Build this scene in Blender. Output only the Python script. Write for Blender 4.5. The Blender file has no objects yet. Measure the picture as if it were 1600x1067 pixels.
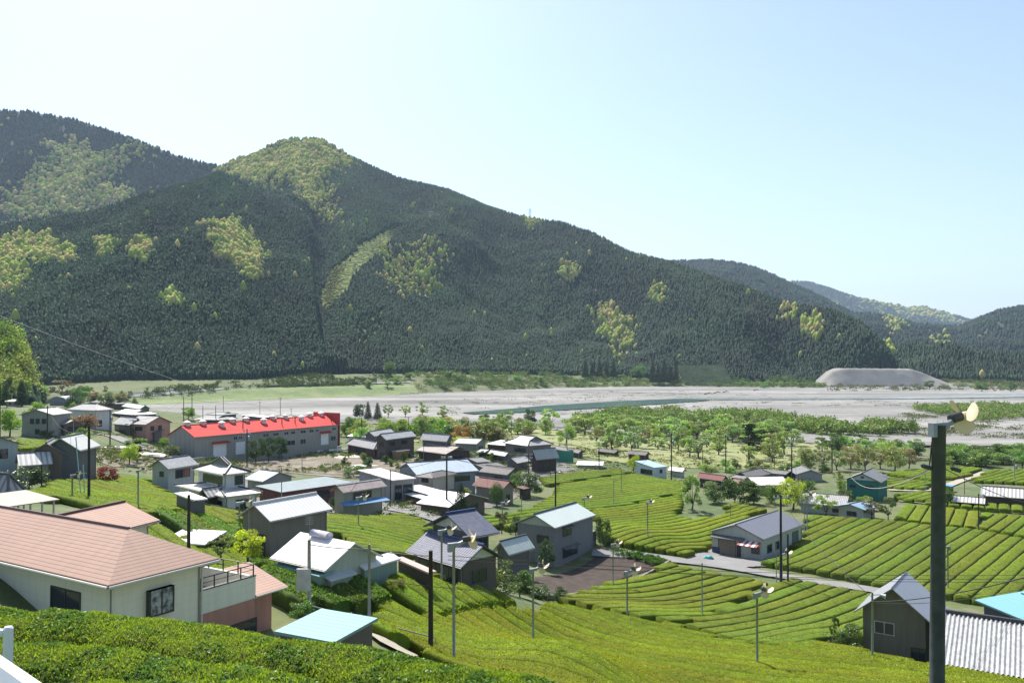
import bpy, math, random
import numpy as np
from mathutils import Vector
random.seed(7); RNG = np.random.default_rng(7)
sc = bpy.context.scene; col = sc.collection
R_ = math.radians
# ---------------------------------------------------------------- camera
FOC = 1300.0; PITCH = math.atan((565-533.5)/FOC); CZ = 30.0
cd = bpy.data.cameras.new('camera'); cam = bpy.data.objects.new('camera', cd); col.objects.link(cam)
cd.sensor_width = 36; cd.lens = 36*FOC/1600; cd.clip_start = .1; cd.clip_end = 40000
cam.location = (0, 0, CZ); cam.rotation_euler = (math.pi/2+PITCH, 0, 0); sc.camera = cam
# ---------------------------------------------------------------- sky and sun
SUN_AZ = R_(-26); SUN_EL = R_(52)
w = bpy.data.worlds.new("World"); sc.world = w; w.use_nodes = True
nt = w.node_tree; bg = nt.nodes['Background']; sky = nt.nodes.new('ShaderNodeTexSky')
sky.sky_type = 'NISHITA'; sky.sun_disc = False; sky.sun_elevation = SUN_EL; sky.sun_rotation = SUN_AZ
sky.altitude = 100; sky.air_density = 1.0; sky.dust_density = 1.2; sky.ozone_density = .7
nt.links.new(sky.outputs[0], bg.inputs[0]); bg.inputs[1].default_value = .112
sd = bpy.data.lights.new('sun', 'SUN'); sd.energy = 4.8; sd.angle = R_(.5); sd.color = (1, .95, .87)
sun = bpy.data.objects.new('sun', sd); col.objects.link(sun)
sdir = Vector((math.sin(SUN_AZ)*math.cos(SUN_EL), math.cos(SUN_AZ)*math.cos(SUN_EL), math.sin(SUN_EL)))
sun.rotation_euler = sdir.to_track_quat('Z', 'Y').to_euler(); sun.location = (0, 0, 200)
sc.view_settings.view_transform = 'Standard'; sc.view_settings.look = 'None'
sc.view_settings.exposure = .85; sc.view_settings.gamma = 1
sc.cycles.max_bounces = 6; sc.cycles.transparent_max_bounces = 8
# ---------------------------------------------------------------- rays and terrain
def ray(px, py):
    x = (px-800)/FOC; y = (533.5-py)/FOC; c, s = math.cos(PITCH), math.sin(PITCH)
    return np.array((x, c-y*s, s+y*c))
def onY(px, py, Y):
    d = ray(px, py); return np.array((0, 0, CZ))+d*(Y/d[1])
def onZ(px, py, z):
    d = ray(px, py); return np.array((0, 0, CZ))+d*((z-CZ)/d[2])
CTRL = [(0,1000,13.5,-.75),(400,1035,12.5,-.7),(850,1110,11,-.7),(200,1040,11.6,-.7),(0,1067,9.4,-.6),
 (1300,1180,20,0),(1600,1150,30,0),
 (170,1000,42,-2.2),(330,1000,47,-1),(0,960,40,-3.2),(400,960,52,-1.2),(500,990,48,0),(600,1010,48,0),(708,1033,49,0),(900,1045,51,0),
 (1180,1045,61,0),(1450,1055,60,0),(1000,1080,50,0),(1300,1012,71,0),(1400,1035,69,0),(1600,1075,66,0),
 (832,1008,64,0),(640,905,72,0),(690,914,72,0),(560,945,60,0),(440,930,60,0),(850,945,80,0),(850,915,95,0),(1000,965,81,0),(1050,955,89,0),
 (1200,1005,73,0),(1150,882,112,0),(1340,920,100,0),(1400,850,124,0),(1115,862,122,0),(1600,950,90,0),(1500,790,158,0),(1500,740,213,0),(1300,735,213,0),
 (866,886,108,0),(750,905,92,0),(580,918,64,0),(455,890,77,0),(400,900,70,0),(300,870,74,0),(250,810,84,0),
 (580,830,101,0),(650,880,84,0),(630,802,125,0),(560,805,120,0),(700,795,134,0),(740,830,120,0),(960,760,176,0),(1040,745,200,0),(900,800,140,0),
 (1010,840,122,0),(340,775,137,0),(250,765,146,0),(130,750,120,0),(30,770,100,0),(90,740,130,0),(20,735,125,0),(60,700,175,0),(60,683,200,0),(130,668,230,0),
 (220,690,215,0),(262,712,222,0),(400,715,225,0),(533,697,250,0),(450,735,195,0),(600,715,215,0),(700,715,218,0),(800,720,214,0),(900,735,200,0),
 (10,640,290,0),(100,635,320,0),(230,645,300,0),(330,655,300,0),(500,665,330,0),(650,675,310,0),(850,680,310,0),(1000,700,265,0),(1200,710,250,0),(1200,690,300,0),(1500,715,245,0),(1650,715,240,0),(1350,715,245,0),
 (400,680,290,0),(-100,700,150,0),(-150,760,90,0),(-200,650,260,0),(-200,900,45,0),(-300,1050,14,-.7)]
_c = []
for px, py, Y, dz in CTRL:
    p = onY(px, py, Y); _c.append((p[0], p[1], p[2]+dz))
_c += [(0,2,28.2),(-4,3,28.2),(4,3,28.2),(-30,3,28.5),(30,5,27),(0,-30,29),(-60,-30,30),(60,-30,27),(-2,25,20),(8,25,19),(-12,24,20.5),(25,25,18),(-22,30,15.5),(-30,36,14.5),(150,60,5),(160,120,3),(-120,40,22),(-160,120,19),(-200,250,18),(200,200,2.5),(230,300,1)]
_c = np.array(_c); CC = 5.0
def _k(d2): return -np.sqrt(d2+CC*CC)
_n = len(_c); _A = np.zeros((_n+3, _n+3))
_d = ((_c[:,None,:2]-_c[None,:,:2])**2).sum(-1); _A[:_n,:_n] = _k(_d)+np.eye(_n)*-.25
_A[:_n,_n] = 1; _A[:_n,_n+1:] = _c[:,:2]/100; _A[_n:,:_n] = _A[:_n,_n:].T
_b = np.zeros(_n+3); _b[:_n] = _c[:,2]; _w = np.linalg.solve(_A, _b)
def tps(X, Y):
    X = np.asarray(X, float); Y = np.asarray(Y, float); sh = X.shape; X = X.ravel(); Y = Y.ravel()
    out = np.empty(len(X))
    for i in range(0, len(X), 20000):
        x, y = X[i:i+20000], Y[i:i+20000]
        d = (x[:,None]-_c[None,:,0])**2+(y[:,None]-_c[None,:,1])**2
        out[i:i+20000] = _k(d)@_w[:_n]+_w[_n]+_w[_n+1]*x/100+_w[_n+2]*y/100
    return out.reshape(sh)
UN = [-400,0,200,350,640,800,1000,1250,1400,1600,2000]; YN = [500,480,460,430,400,380,345,312,300,285,280]
UB = [-400,0,200,400,640,760,900,1100,1300,1600,2000]; YB = [520,560,600,660,750,840,960,1000,1000,975,950]
UR = [-400,200,640,760,900,1100,2000]; RB = [8,8,7,5,5,5,3.5]
def sst(t): t = np.clip(t, 0, 1); return t*t*(3-2*t)
NY_ = [-40,0,3,6,8.5,10,12,14,16,20,25]; NZ_ = [29,28.6,28.1,26.9,25.6,24.9,24.4,24.1,23.1,21.0,18.9]
def H(X, Y):
    X = np.asarray(X, float); Y = np.asarray(Y, float); Ys = np.maximum(Y, 1.)
    u = 800+FOC*X/Ys; u = np.clip(u, -400, 2000)
    yn = np.interp(u, UN, YN); yb = np.interp(u, UB, YB)
    t = sst((Y-(yn-130))/130); z = (1-t)*np.maximum(tps(X, np.minimum(Y, 420)), .4)
    wn_ = sst((Y-17)/9); z = np.where(Y < 27, (1-wn_)*np.interp(Y, NY_, NZ_)+wn_*z, z)
    rb = np.interp(u, UR, RB)
    far = rb*sst((Y-yb)/35)+np.clip((Y-yb-45)*.15, 0, 10)
    return np.where(Y > yb, far, z)
def at(px, py, dz=0.0):
    d = ray(px, py)
    ys = np.concatenate([np.arange(6, 60, .5), np.arange(60, 400, 1.), np.arange(400, 1500, 4.)])
    P = d[None,:]*(ys/d[1])[:,None]; P[:,2] += CZ
    g = P[:,2]-(H(P[:,0], P[:,1])+dz); k = np.where(g <= 0)[0]
    if len(k) == 0: i = len(ys)-1; return P[i]
    i = k[0]
    if i == 0: return P[0]
    a = g[i-1]/(g[i-1]-g[i]); return P[i-1]*(1-a)+P[i]*a
def h1(x, y): return float(H(np.array([x]), np.array([y]))[0])
# ---------------------------------------------------------------- noise
def _hash(ix, iy, s):
    n = (ix.astype(np.int64)*374761393+iy.astype(np.int64)*668265263+s*1442695041) & 0x7fffffff
    n = (n ^ (n >> 13))*1274126177 & 0x7fffffff
    return ((n ^ (n >> 16)) & 0xffff)/65535.0
def vnoise(x, y, s=0):
    x = np.asarray(x, float); y = np.asarray(y, float)
    ix = np.floor(x); iy = np.floor(y); fx = sst(x-ix); fy = sst(y-iy)
    a = _hash(ix, iy, s); b = _hash(ix+1, iy, s); c = _hash(ix, iy+1, s); d = _hash(ix+1, iy+1, s)
    return (a*(1-fx)+b*fx)*(1-fy)+(c*(1-fx)+d*fx)*fy
def fbm(x, y, o=4, s=0):
    v = 0; a = .5
    for i in range(o): v = v+a*vnoise(x, y, s+i); x = x*2.03; y = y*2.03; a *= .5
    return v
# ---------------------------------------------------------------- object helpers
def tag(o, label=None, cat=None, group=None, kind=None):
    if label: o['label'] = label
    if cat: o['category'] = cat
    if group: o['group'] = group
    if kind: o['kind'] = kind
    return o
def empty(name, loc, label, cat, group=None):
    o = bpy.data.objects.new(name, None); col.objects.link(o); o.location = tuple(float(v) for v in loc); o.empty_display_size = .3
    return tag(o, label, cat, group)
def npmesh(name, V, F, uv=None, colr=None, smooth=False):
    """F: int array (n,k) or list of such arrays"""
    me = bpy.data.meshes.new(name); V = np.asarray(V, np.float32)
    Fs = F if isinstance(F, list) else [F]; Fs = [np.asarray(f, np.int32) for f in Fs if len(f)]
    me.vertices.add(len(V)); me.vertices.foreach_set('co', V.ravel())
    nl = sum(f.size for f in Fs); npoly = sum(len(f) for f in Fs)
    me.loops.add(nl); me.loops.foreach_set('vertex_index', np.concatenate([f.ravel() for f in Fs]))
    me.polygons.add(npoly)
    ls = []; s = 0
    for f in Fs: ls.append(s+np.arange(len(f))*f.shape[1]); s += f.size
    me.polygons.foreach_set('loop_start', np.concatenate(ls).astype(np.int32))
    if smooth: me.polygons.foreach_set('use_smooth', np.ones(npoly, bool))
    me.update(calc_edges=True)
    if colr is not None:
        ca = me.color_attributes.new('Col', 'FLOAT_COLOR', 'POINT')
        c = np.ones((len(V), 4), np.float32); c[:,:3] = colr; ca.data.foreach_set('color', c.ravel())
    return me
def addo(name, me, mat, parent=None, loc=None, color=None):
    o = bpy.data.objects.new(name, me); col.objects.link(o)
    if mat and len(me.materials) == 0: me.materials.append(mat)
    if parent: o.parent = parent
    if loc is not None: o.location = tuple(float(v) for v in loc)
    if color: o.color = (*color, 1)
    return o
class MB:
    def __init__(s): s.v = []; s.f = []; s.uv = []
    def face(s, pts, uv=None):
        n = len(s.v); s.v += [tuple(float(c) for c in p) for p in pts]; s.f.append(list(range(n, n+len(pts))))
        s.uv.append(uv or [(0, 0)]*len(pts))
    def hexa(s, p):
        for q in ((0,3,2,1),(4,5,6,7),(0,1,5,4),(1,2,6,5),(2,3,7,6),(3,0,4,7)): s.face([p[i] for i in q])
    def box(s, a, b):
        x0,y0,z0 = a; x1,y1,z1 = b
        s.hexa([(x0,y0,z0),(x1,y0,z0),(x1,y1,z0),(x0,y1,z0),(x0,y0,z1),(x1,y0,z1),(x1,y1,z1),(x0,y1,z1)])
    def tube(s, pts, rs, n=6, cap=True):
        pts = [Vector([float(c) for c in p]) for p in pts]
        if not hasattr(rs, '__len__'): rs = [rs]*len(pts)
        rings = []
        for i, p in enumerate(pts):
            d = (pts[min(i+1, len(pts)-1)]-pts[max(i-1, 0)]).normalized()
            a = d.cross(Vector((0,0,1)) if abs(d.z) < .9 else Vector((1,0,0))).normalized(); b = d.cross(a)
            rings.append([p+(a*math.cos(t)+b*math.sin(t))*rs[i] for t in [2*math.pi*k/n for k in range(n)]])
        n0 = len(s.v)
        for r in rings:
            for q in r: s.v.append(tuple(q))
        for i in range(len(rings)-1):
            for k in range(n):
                a = n0+i*n+k; b = n0+i*n+(k+1) % n
                s.f.append([a, b, b+n, a+n]); s.uv.append([(0,0)]*4)
        if cap:
            s.f.append([n0+k for k in range(n)]); s.uv.append([(0,0)]*n)
            s.f.append([n0+(len(rings)-1)*n+k for k in reversed(range(n))]); s.uv.append([(0,0)]*n)
    def xf(s, fn, i0=0):
        for i in range(i0, len(s.v)): s.v[i] = tuple(fn(Vector(s.v[i])))
    def mesh(s, name, smooth=False):
        me = bpy.data.meshes.new(name); me.from_pydata(s.v, [], s.f); me.update()
        ul = me.uv_layers.new(name='UVMap'); ul.data.foreach_set('uv', [c for f in s.uv for p in f for c in p])
        if smooth: me.polygons.foreach_set('use_smooth', [True]*len(me.polygons))
        return me
    def build(s, name, mat, parent=None, loc=None, smooth=False):
        return addo(name, s.mesh(name, smooth), mat, parent, loc)
# ---------------------------------------------------------------- materials
class N:
    def __init__(s, name):
        s.m = bpy.data.materials.new(name); s.m.use_nodes = True; s.t = s.m.node_tree
        s.b = s.t.nodes['Principled BSDF']; s.out = s.t.nodes['Material Output']
    def n(s, ty, **k):
        o = s.t.nodes.new(ty)
        for a, v in k.items(): setattr(o, a, v)
        return o
    def l(s, a, b): s.t.links.new(a, b)
    def set(s, o, i, v):
        if hasattr(v, 'is_linked') or hasattr(v, 'links'): s.l(v, o.inputs[i])
        else: o.inputs[i].default_value = v
    def math(s, op, a, b=0.0, c=None):
        o = s.n('ShaderNodeMath', operation=op); s.set(o, 0, a); s.set(o, 1, b)
        if c is not None: s.set(o, 2, c)
        return o.outputs[0]
    def noise(s, sc_, det=4, vec=None, rough=.6):
        o = s.n('ShaderNodeTexNoise'); o.inputs['Scale'].default_value = sc_; o.inputs['Detail'].default_value = det; o.inputs['Roughness'].default_value = rough
        if vec is not None: s.l(vec, o.inputs['Vector'])
        return o.outputs[0]
    def mix(s, f, a, b, mode='MIX'):
        o = s.n('ShaderNodeMix', data_type='RGBA', blend_type=mode)
        for i, v in ((0, f), (6, a), (7, b)):
            if isinstance(v, (tuple, list)): v = (*v[:3], 1)
            s.set(o, i, v)
        return o.outputs[2]
    def ramp(s, f, pts):
        o = s.n('ShaderNodeValToRGB'); s.l(f, o.inputs[0]); e = o.color_ramp.elements
        while len(e) < len(pts): e.new(.5)
        for i, (p, c) in enumerate(pts): e[i].position = p; e[i].color = (*c, 1) if isinstance(c, (tuple, list)) else (c, c, c, 1)
        return o.outputs[0]
    def bump(s, h, st=.3, d=.05):
        o = s.n('ShaderNodeBump'); o.inputs['Strength'].default_value = st; o.inputs['Distance'].default_value = d
        s.l(h, o.inputs['Height']); s.l(o.outputs[0], s.b.inputs['Normal'])
    def pos(s): return s.n('ShaderNodeNewGeometry').outputs['Position']
_mc = {}
def mplain(name, c, rough=.7, var=.25, scale=2., bump=0, metal=0, spec=.4):
    k = ('p', name)
    if k in _mc: return _mc[k]
    m = N(name); g = m.pos(); f = m.noise(scale, 5, g); f2 = m.noise(scale*.13, 3, g)
    a = tuple(x*(1-var) for x in c); b = tuple(min(1, x*(1+var)) for x in c)
    cc = m.mix(m.ramp(m.math('ADD', m.math('MULTIPLY', f, .6), m.math('MULTIPLY', f2, .4)), [(.3, 0.), (.7, 1.)]), a, b)
    m.l(cc, m.b.inputs['Base Color']); m.b.inputs['Roughness'].default_value = rough; m.b.inputs['Metallic'].default_value = metal
    m.b.inputs['Specular IOR Level'].default_value = spec
    if bump: m.bump(f, bump, .05)
    _mc[k] = m.m; return m.m
def mwall(c, sid=None):
    k = ('w', c, sid)
    if k in _mc: return _mc[k]
    m = N('wall_paint'); g = m.pos(); sp = m.n('ShaderNodeSeparateXYZ'); m.l(g, sp.inputs[0])
    st = m.n('ShaderNodeMapping'); m.l(g, st.inputs[0]); st.inputs['Scale'].default_value = (3, 3, .35)
    f = m.noise(1., 5, st.outputs[0]); f2 = m.noise(.5, 4, g)
    cc = m.mix(m.ramp(f, [(.42, 0.), (.8, .6 if sid == 'fine' else 1.)]), c, tuple(x*.74 for x in c))
    cc = m.mix(m.math('MULTIPLY', f2, .35), cc, tuple(x*.7 for x in c))
    h = m.math('FRACT', m.math('MULTIPLY', sp.outputs[2], 2.2))
    if sid in ('board', 'fine'):
        ln = m.math('LESS_THAN', h, .1 if sid == 'board' else .04); cc = m.mix(m.math('MULTIPLY', ln, .45 if sid == 'board' else .3), cc, tuple(x*.45 for x in c))
    if sid == 'sheet':
        h = m.math('FRACT', m.math('MULTIPLY', m.math('ADD', sp.outputs[0], m.math('MULTIPLY', sp.outputs[1], .9)), 1.6))
        ln = m.math('LESS_THAN', h, .14); cc = m.mix(m.math('MULTIPLY', ln, .4), cc, tuple(x*.4 for x in c))
    m.l(cc, m.b.inputs['Base Color']); m.b.inputs['Roughness'].default_value = .8
    _mc[k] = m.m; return m.m
def mroof(kind, c, rough=.5, dirt=.25, rust=None):
    k = ('r', kind, c, rough, rust)
    if k in _mc: return _mc[k]
    m = N('roof_'+kind); tc = m.n('ShaderNodeTexCoord'); sp = m.n('ShaderNodeSeparateXYZ'); m.l(tc.outputs['UV'], sp.inputs[0])
    U, V = sp.outputs[0], sp.outputs[1]; g = m.pos()
    st = m.n('ShaderNodeMapping'); m.l(tc.outputs['UV'], st.inputs[0]); st.inputs['Scale'].default_value = (1.6, .35, 1)
    f = m.noise(1.3, 6, st.outputs[0]); f2 = m.noise(.35, 4, g)
    cc = m.mix(m.ramp(f, [(.4, 0.), (.8, 1.)]), c, tuple(x*(1-dirt*1.3) for x in c))
    cc = m.mix(m.ramp(f2, [(.4, 0.), (.7, .5)]), cc, tuple(x*(1-dirt) for x in c))
    if rust: cc = m.mix(m.ramp(m.noise(.9, 5, g), [(.48, 0.), (.62, .85)]), cc, rust)
    def per(x, p): return m.math('FRACT', m.math('DIVIDE', x, p))
    if kind == 'seam':
        ln = m.math('LESS_THAN', per(U, .45), .13); cc = m.mix(m.math('MULTIPLY', ln, .5), cc, tuple(x*.3 for x in c)); m.bump(ln, .5, .03)
    elif kind == 'stripe':
        ln = m.math('LESS_THAN', per(U, .62), .4); cc = m.mix(m.math('MULTIPLY', ln, .75), cc, tuple(x*.3 for x in c)); m.bump(ln, .6, .05)
    elif kind in ('course', 'shingle'):
        fr = per(V, .42 if kind == 'course' else .27); ln = m.math('LESS_THAN', fr, .13); cc = m.mix(m.math('MULTIPLY', ln, .8), cc, tuple(x*.22 for x in c)); m.bump(fr, .4, .05)
    elif kind == 'tile':
        wn = m.n('ShaderNodeTexWhiteNoise'); cb = m.n('ShaderNodeCombineXYZ')
        m.l(m.math('FLOOR', m.math('DIVIDE', U, .3)), cb.inputs[0]); m.l(m.math('FLOOR', m.math('DIVIDE', V, .28)), cb.inputs[1]); m.l(cb.outputs[0], wn.inputs[0])
        cc = m.mix(m.math('MULTIPLY', wn.outputs[0], .45), cc, tuple(x*.45 for x in c))
        hu = m.math('ABSOLUTE', m.math('SINE', m.math('MULTIPLY', U, math.pi/.3))); hv = per(V, .28)
        ln = m.math('LESS_THAN', hv, .16); cc = m.mix(m.math('MULTIPLY', ln, .6), cc, tuple(x*.25 for x in c))
        m.bump(m.math('ADD', hu, m.math('MULTIPLY', hv, .5)), .8, .06)
    elif kind == 'corrug':
        hu = m.math('SINE', m.math('MULTIPLY', U, 2*math.pi/.16)); ln = m.math('LESS_THAN', per(V, 1.8), .03)
        cc = m.mix(m.math('MULTIPLY', ln, .4), cc, tuple(x*.4 for x in c)); m.bump(hu, .35, .02)
    else: m.bump(f, .15, .02)
    m.l(cc, m.b.inputs['Base Color']); m.b.inputs['Roughness'].default_value = rough
    m.b.inputs['Specular IOR Level'].default_value = .9 if rough < .5 else (.5 if min(c) > .4 else .3)
    _mc[k] = m.m; return m.m
def mleaf(name, trans=.35, gloss=.08, rough=.4):
    m = N(name); at_ = m.n('ShaderNodeAttribute', attribute_name='Col'); oi = m.n('ShaderNodeObjectInfo')
    c = m.mix(1., at_.outputs['Color'], oi.outputs['Color'], 'MULTIPLY')
    d = m.n('ShaderNodeBsdfDiffuse'); m.l(c, d.inputs[0]); tr = m.n('ShaderNodeBsdfTranslucent')
    ct = m.mix(1., c, (1.12, 1.28, .85), 'MULTIPLY'); m.l(ct, tr.inputs[0])
    x = m.n('ShaderNodeMixShader'); x.inputs[0].default_value = trans; m.l(d.outputs[0], x.inputs[1]); m.l(tr.outputs[0], x.inputs[2])
    g = m.n('ShaderNodeBsdfGlossy'); g.inputs['Roughness'].default_value = rough; g.inputs[0].default_value = (.9, .95, .9, 1)
    y = m.n('ShaderNodeMixShader'); y.inputs[0].default_value = gloss; m.l(x.outputs[0], y.inputs[1]); m.l(g.outputs[0], y.inputs[2])
    m.l(y.outputs[0], m.out.inputs[0]); m.t.nodes.remove(m.b); return m.m
LEAF = mleaf('leaves', .5, .05); LEAFT = mleaf('tea_leaves', .4, .02, .4); NEED = mleaf('needles', .12, .02, .6); FARL = mleaf('distant_leaves', .15, .0, .8)
def mattr(name, rough=.9):
    m = N(name); a = m.n('ShaderNodeAttribute', attribute_name='Col'); oi = m.n('ShaderNodeObjectInfo')
    f = m.noise(1.2, 5, m.pos()); c = m.mix(1., a.outputs['Color'], oi.outputs['Color'], 'MULTIPLY')
    c = m.mix(m.ramp(f, [(.3, 0.), (.7, .45)]), c, (0.01, .015, .005)); m.l(c, m.b.inputs['Base Color']); m.b.inputs['Roughness'].default_value = rough
    m.b.inputs['Specular IOR Level'].default_value = .1; m.bump(m.noise(9., 4, m.pos()), .8, .06); return m.m
TEAB = mattr('tea_hedge_body', .8)
BARK = mplain('bark', (.09, .07, .05), .9, .4, 3, .6)
GLASS = N('window_glass'); GLASS.b.inputs['Base Color'].default_value = (.03, .04, .05, 1); GLASS.b.inputs['Roughness'].default_value = .08; GLASS = GLASS.m
FRAME = mplain('window_frame', (.06, .06, .06), .4, .2); FRAMEL = mplain('pale_window_frame', (.45, .45, .43), .4, .2)
CONC = mplain('concrete', (.3, .3, .28), .85, .3, 1.5, .2); WOODP = mplain('creosoted_wood', (.035, .03, .025), .85, .4, 2, .3)
METG = mplain('galvanised_steel', (.25, .28, .3), .5, .2, 3, 0, .3); METD = mplain('dark_metal', (.04, .045, .045), .5, .3, 3)
POLG = mplain('weathered_green_pole', (.05, .062, .062), .7, .5, 4, .1); FANY = mplain('cream_fan_plastic', (.74, .62, .42), .5, .15, 2)
WHITE = mplain('white_paint', (.75, .77, .78), .45, .08, 1.5); WIRE = mplain('cable', (.03, .03, .03), .6, .1)
RIDGE = mplain('ridge_tile', (.06, .06, .065), .5, .3, 3)
# ================================================================ SETTING
def inpoly(x, y, P):
    x = np.asarray(x, float); y = np.asarray(y, float); r = np.zeros(x.shape, bool); n = len(P)
    for i in range(n):
        x1, y1 = P[i][0], P[i][1]; x2, y2 = P[(i+1) % n][0], P[(i+1) % n][1]
        if y1 == y2: continue
        c = ((y1 > y) != (y2 > y)) & (x < (x2-x1)*(y-y1)/(y2-y1)+x1); r ^= c
    return r
# ground sheet: polar grid, dense near
az = np.arctan(np.concatenate([np.linspace(-3.2, -.85, 40, endpoint=False), np.linspace(-.85, .85, 420), np.linspace(.87, 3.2, 40)]))
rr = np.concatenate([np.linspace(1.5, 60, 110), np.linspace(61, 420, 240), np.linspace(424, 1300, 150), np.geomspace(1320, 14000, 30)])
A, Rr = np.meshgrid(az, rr); GX = Rr*np.tan(A)*1.0; GY = Rr
GZ = H(GX, GY)+(fbm(GX*.4, GY*.4, 3, 5)-.5)*np.where(GY < 420, .18, .5)*np.clip(GY/20, 0, 1)
GZ = np.where(GY > 1300, np.minimum(GZ, 14), GZ)
def gridmesh(name, X, Y, Z, keep=None, colr=None, smooth=True):
    nr, nc = X.shape; idx = np.arange(nr*nc).reshape(nr, nc)
    F = np.stack([idx[:-1,:-1], idx[:-1,1:], idx[1:,1:], idx[1:,:-1]], -1)
    F = F[keep] if keep is not None else F.reshape(-1, 4)
    V = np.stack([X, Y, Z], -1).reshape(-1, 3)
    if keep is not None:
        u, inv = np.unique(F, return_inverse=True); V = V[u]; F = inv.reshape(F.shape)
    return npmesh(name, V, F, None, colr, smooth)
m = N('ground_earth_and_grass'); g = m.pos()
n1 = m.noise(.05, 6, g); n2 = m.noise(.9, 6, g); n3 = m.noise(.35, 5, g)
c = m.mix(m.ramp(n1, [(.42, 0.), (.58, 1.)]), (.075, .115, .03), (.13, .15, .05))
c = m.mix(m.ramp(n3, [(.52, 0.), (.66, .8)]), c, (.2, .17, .12)); c = m.mix(m.ramp(n2, [(.4, 0.), (.75, .5)]), c, (.04, .06, .02))
m.l(c, m.b.inputs['Base Color']); m.b.inputs['Roughness'].default_value = .95; m.bump(n2, .6, .2)
tag(addo('ground', gridmesh('ground', GX, GY, GZ), m.m), kind='structure')
def msheet(name, stops, sc1, sc2, bump=.3, rough=.95, aniso=(1,1,1)):
    m = N(name); mp = m.n('ShaderNodeMapping'); m.l(m.pos(), mp.inputs[0]); mp.inputs['Scale'].default_value = aniso
    f = m.math('ADD', m.math('MULTIPLY', m.noise(sc1, 6, mp.outputs[0]), .65), m.math('MULTIPLY', m.noise(sc2, 5, mp.outputs[0]), .35))
    m.l(m.ramp(f, stops), m.b.inputs['Base Color']); m.b.inputs['Roughness'].default_value = rough; m.bump(m.noise(sc2, 4, m.pos()), bump, .1); return m.m
def sheet(name, poly_px, mat, dz, kind='structure', du=3, wob=.6, world=None, step=None):
    W = world or [at(*p)[:2] for p in poly_px]; W = np.array(W)
    x0, y0 = W.min(0); x1, y1 = W.max(0); st = step or max(.35, min(8, (y0/1300)*2.2))
    nx = int((x1-x0)/st)+3; ny = int((y1-y0)/st)+3
    # polar-ish grid: cells stretched in depth
    X, Y = np.meshgrid(np.linspace(x0-st, x1+st, min(nx, 700)), np.linspace(y0-st, y1+st, min(ny, 700)))
    Xc = (X[:-1,:-1]+X[1:,1:])/2; Yc = (Y[:-1,:-1]+Y[1:,1:])/2
    wx = (fbm(Xc/(st*6), Yc/(st*6), 3, 3)-.45)*st*6*wob; wy = (fbm(Xc/(st*6)+50, Yc/(st*6), 3, 9)-.45)*st*6*wob
    keep = inpoly(Xc+wx, Yc+wy, W)
    if not keep.any(): return None
    Z = H(X, Y)+(fbm(X*.4, Y*.4, 3, 5)-.5)*np.where(Y < 420, .18, .5)*np.clip(Y/20, 0, 1)+dz
    return tag(addo(name, gridmesh(name, X, Y, Z, keep), mat), kind=kind)
def ribbon(name, pts, width, mat, dz, kind='structure'):
    P = [np.array(at(*p)[:2]) for p in pts]; Q = []
    for i in range(len(P)-1):
        n = max(2, int(np.linalg.norm(P[i+1]-P[i])/1.5))
        for k in range(n): Q.append(P[i]+(P[i+1]-P[i])*k/n)
    Q.append(P[-1]); Q = np.array(Q)
    for _ in range(3): Q[1:-1] = (Q[:-2]+2*Q[1:-1]+Q[2:])/4
    T = np.gradient(Q, axis=0); T /= np.linalg.norm(T, axis=1)[:,None]; Nn = np.stack([-T[:,1], T[:,0]], 1)
    o = np.linspace(-.5, .5, 5); X = Q[:,0][:,None]+Nn[:,0][:,None]*o*width; Y = Q[:,1][:,None]+Nn[:,1][:,None]*o*width
    return tag(addo(name, gridmesh(name, X, Y, H(X, Y)+dz+.05), mat), kind=kind)
GRAV = msheet('river_gravel', [(.38, (.1,.098,.088)), (.46, (.17,.165,.15)), (.52, (.22,.213,.195)), (.6, (.31,.3,.275))], .014, .25, .3, .95, (.35, 1, 1))
GRASS = msheet('embankment_grass', [(.3, (.08,.13,.035)), (.5, (.15,.2,.065)), (.72, (.25,.26,.12))], .06, .5, .5)
LAWN = msheet('park_lawn', [(.3, (.13,.17,.05)), (.5, (.22,.24,.09)), (.7, (.32,.28,.14))], .07, .8, .3)
SOIL = msheet('bare_soil', [(.3, (.022,.015,.011)), (.5, (.045,.03,.022)), (.7, (.09,.062,.045))], .8, 4, .8)
PLOT = msheet('garden_plot_soil', [(.32, (.07,.1,.035)), (.45, (.15,.125,.09)), (.6, (.26,.22,.17)), (.72, (.1,.14,.05))], .25, 2, .6)
ASPH = msheet('asphalt', [(.3, (.17,.165,.16)), (.6, (.24,.235,.225)), (.8, (.29,.28,.27))], .3, 3, .2)
SCRUB = msheet('scrub_ground', [(.3, (.05,.08,.025)), (.5, (.1,.12,.045)), (.7, (.22,.2,.15))], .05, .6, .5)
def yb_at(u): return float(np.interp(u, UB, YB))
def yn_at(u): return float(np.interp(u, UN, YN))
us = np.linspace(150, 1900, 60)
far = [((u-800)/FOC*(yb_at(u)+3), yb_at(u)+3) for u in us]
near = [((u-800)/FOC*(yn_at(u)-6), yn_at(u)-6) for u in reversed(us)]
sheet('riverbed', None, GRAV, .35, world=far+near, wob=.35, step=3.2)
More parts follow.
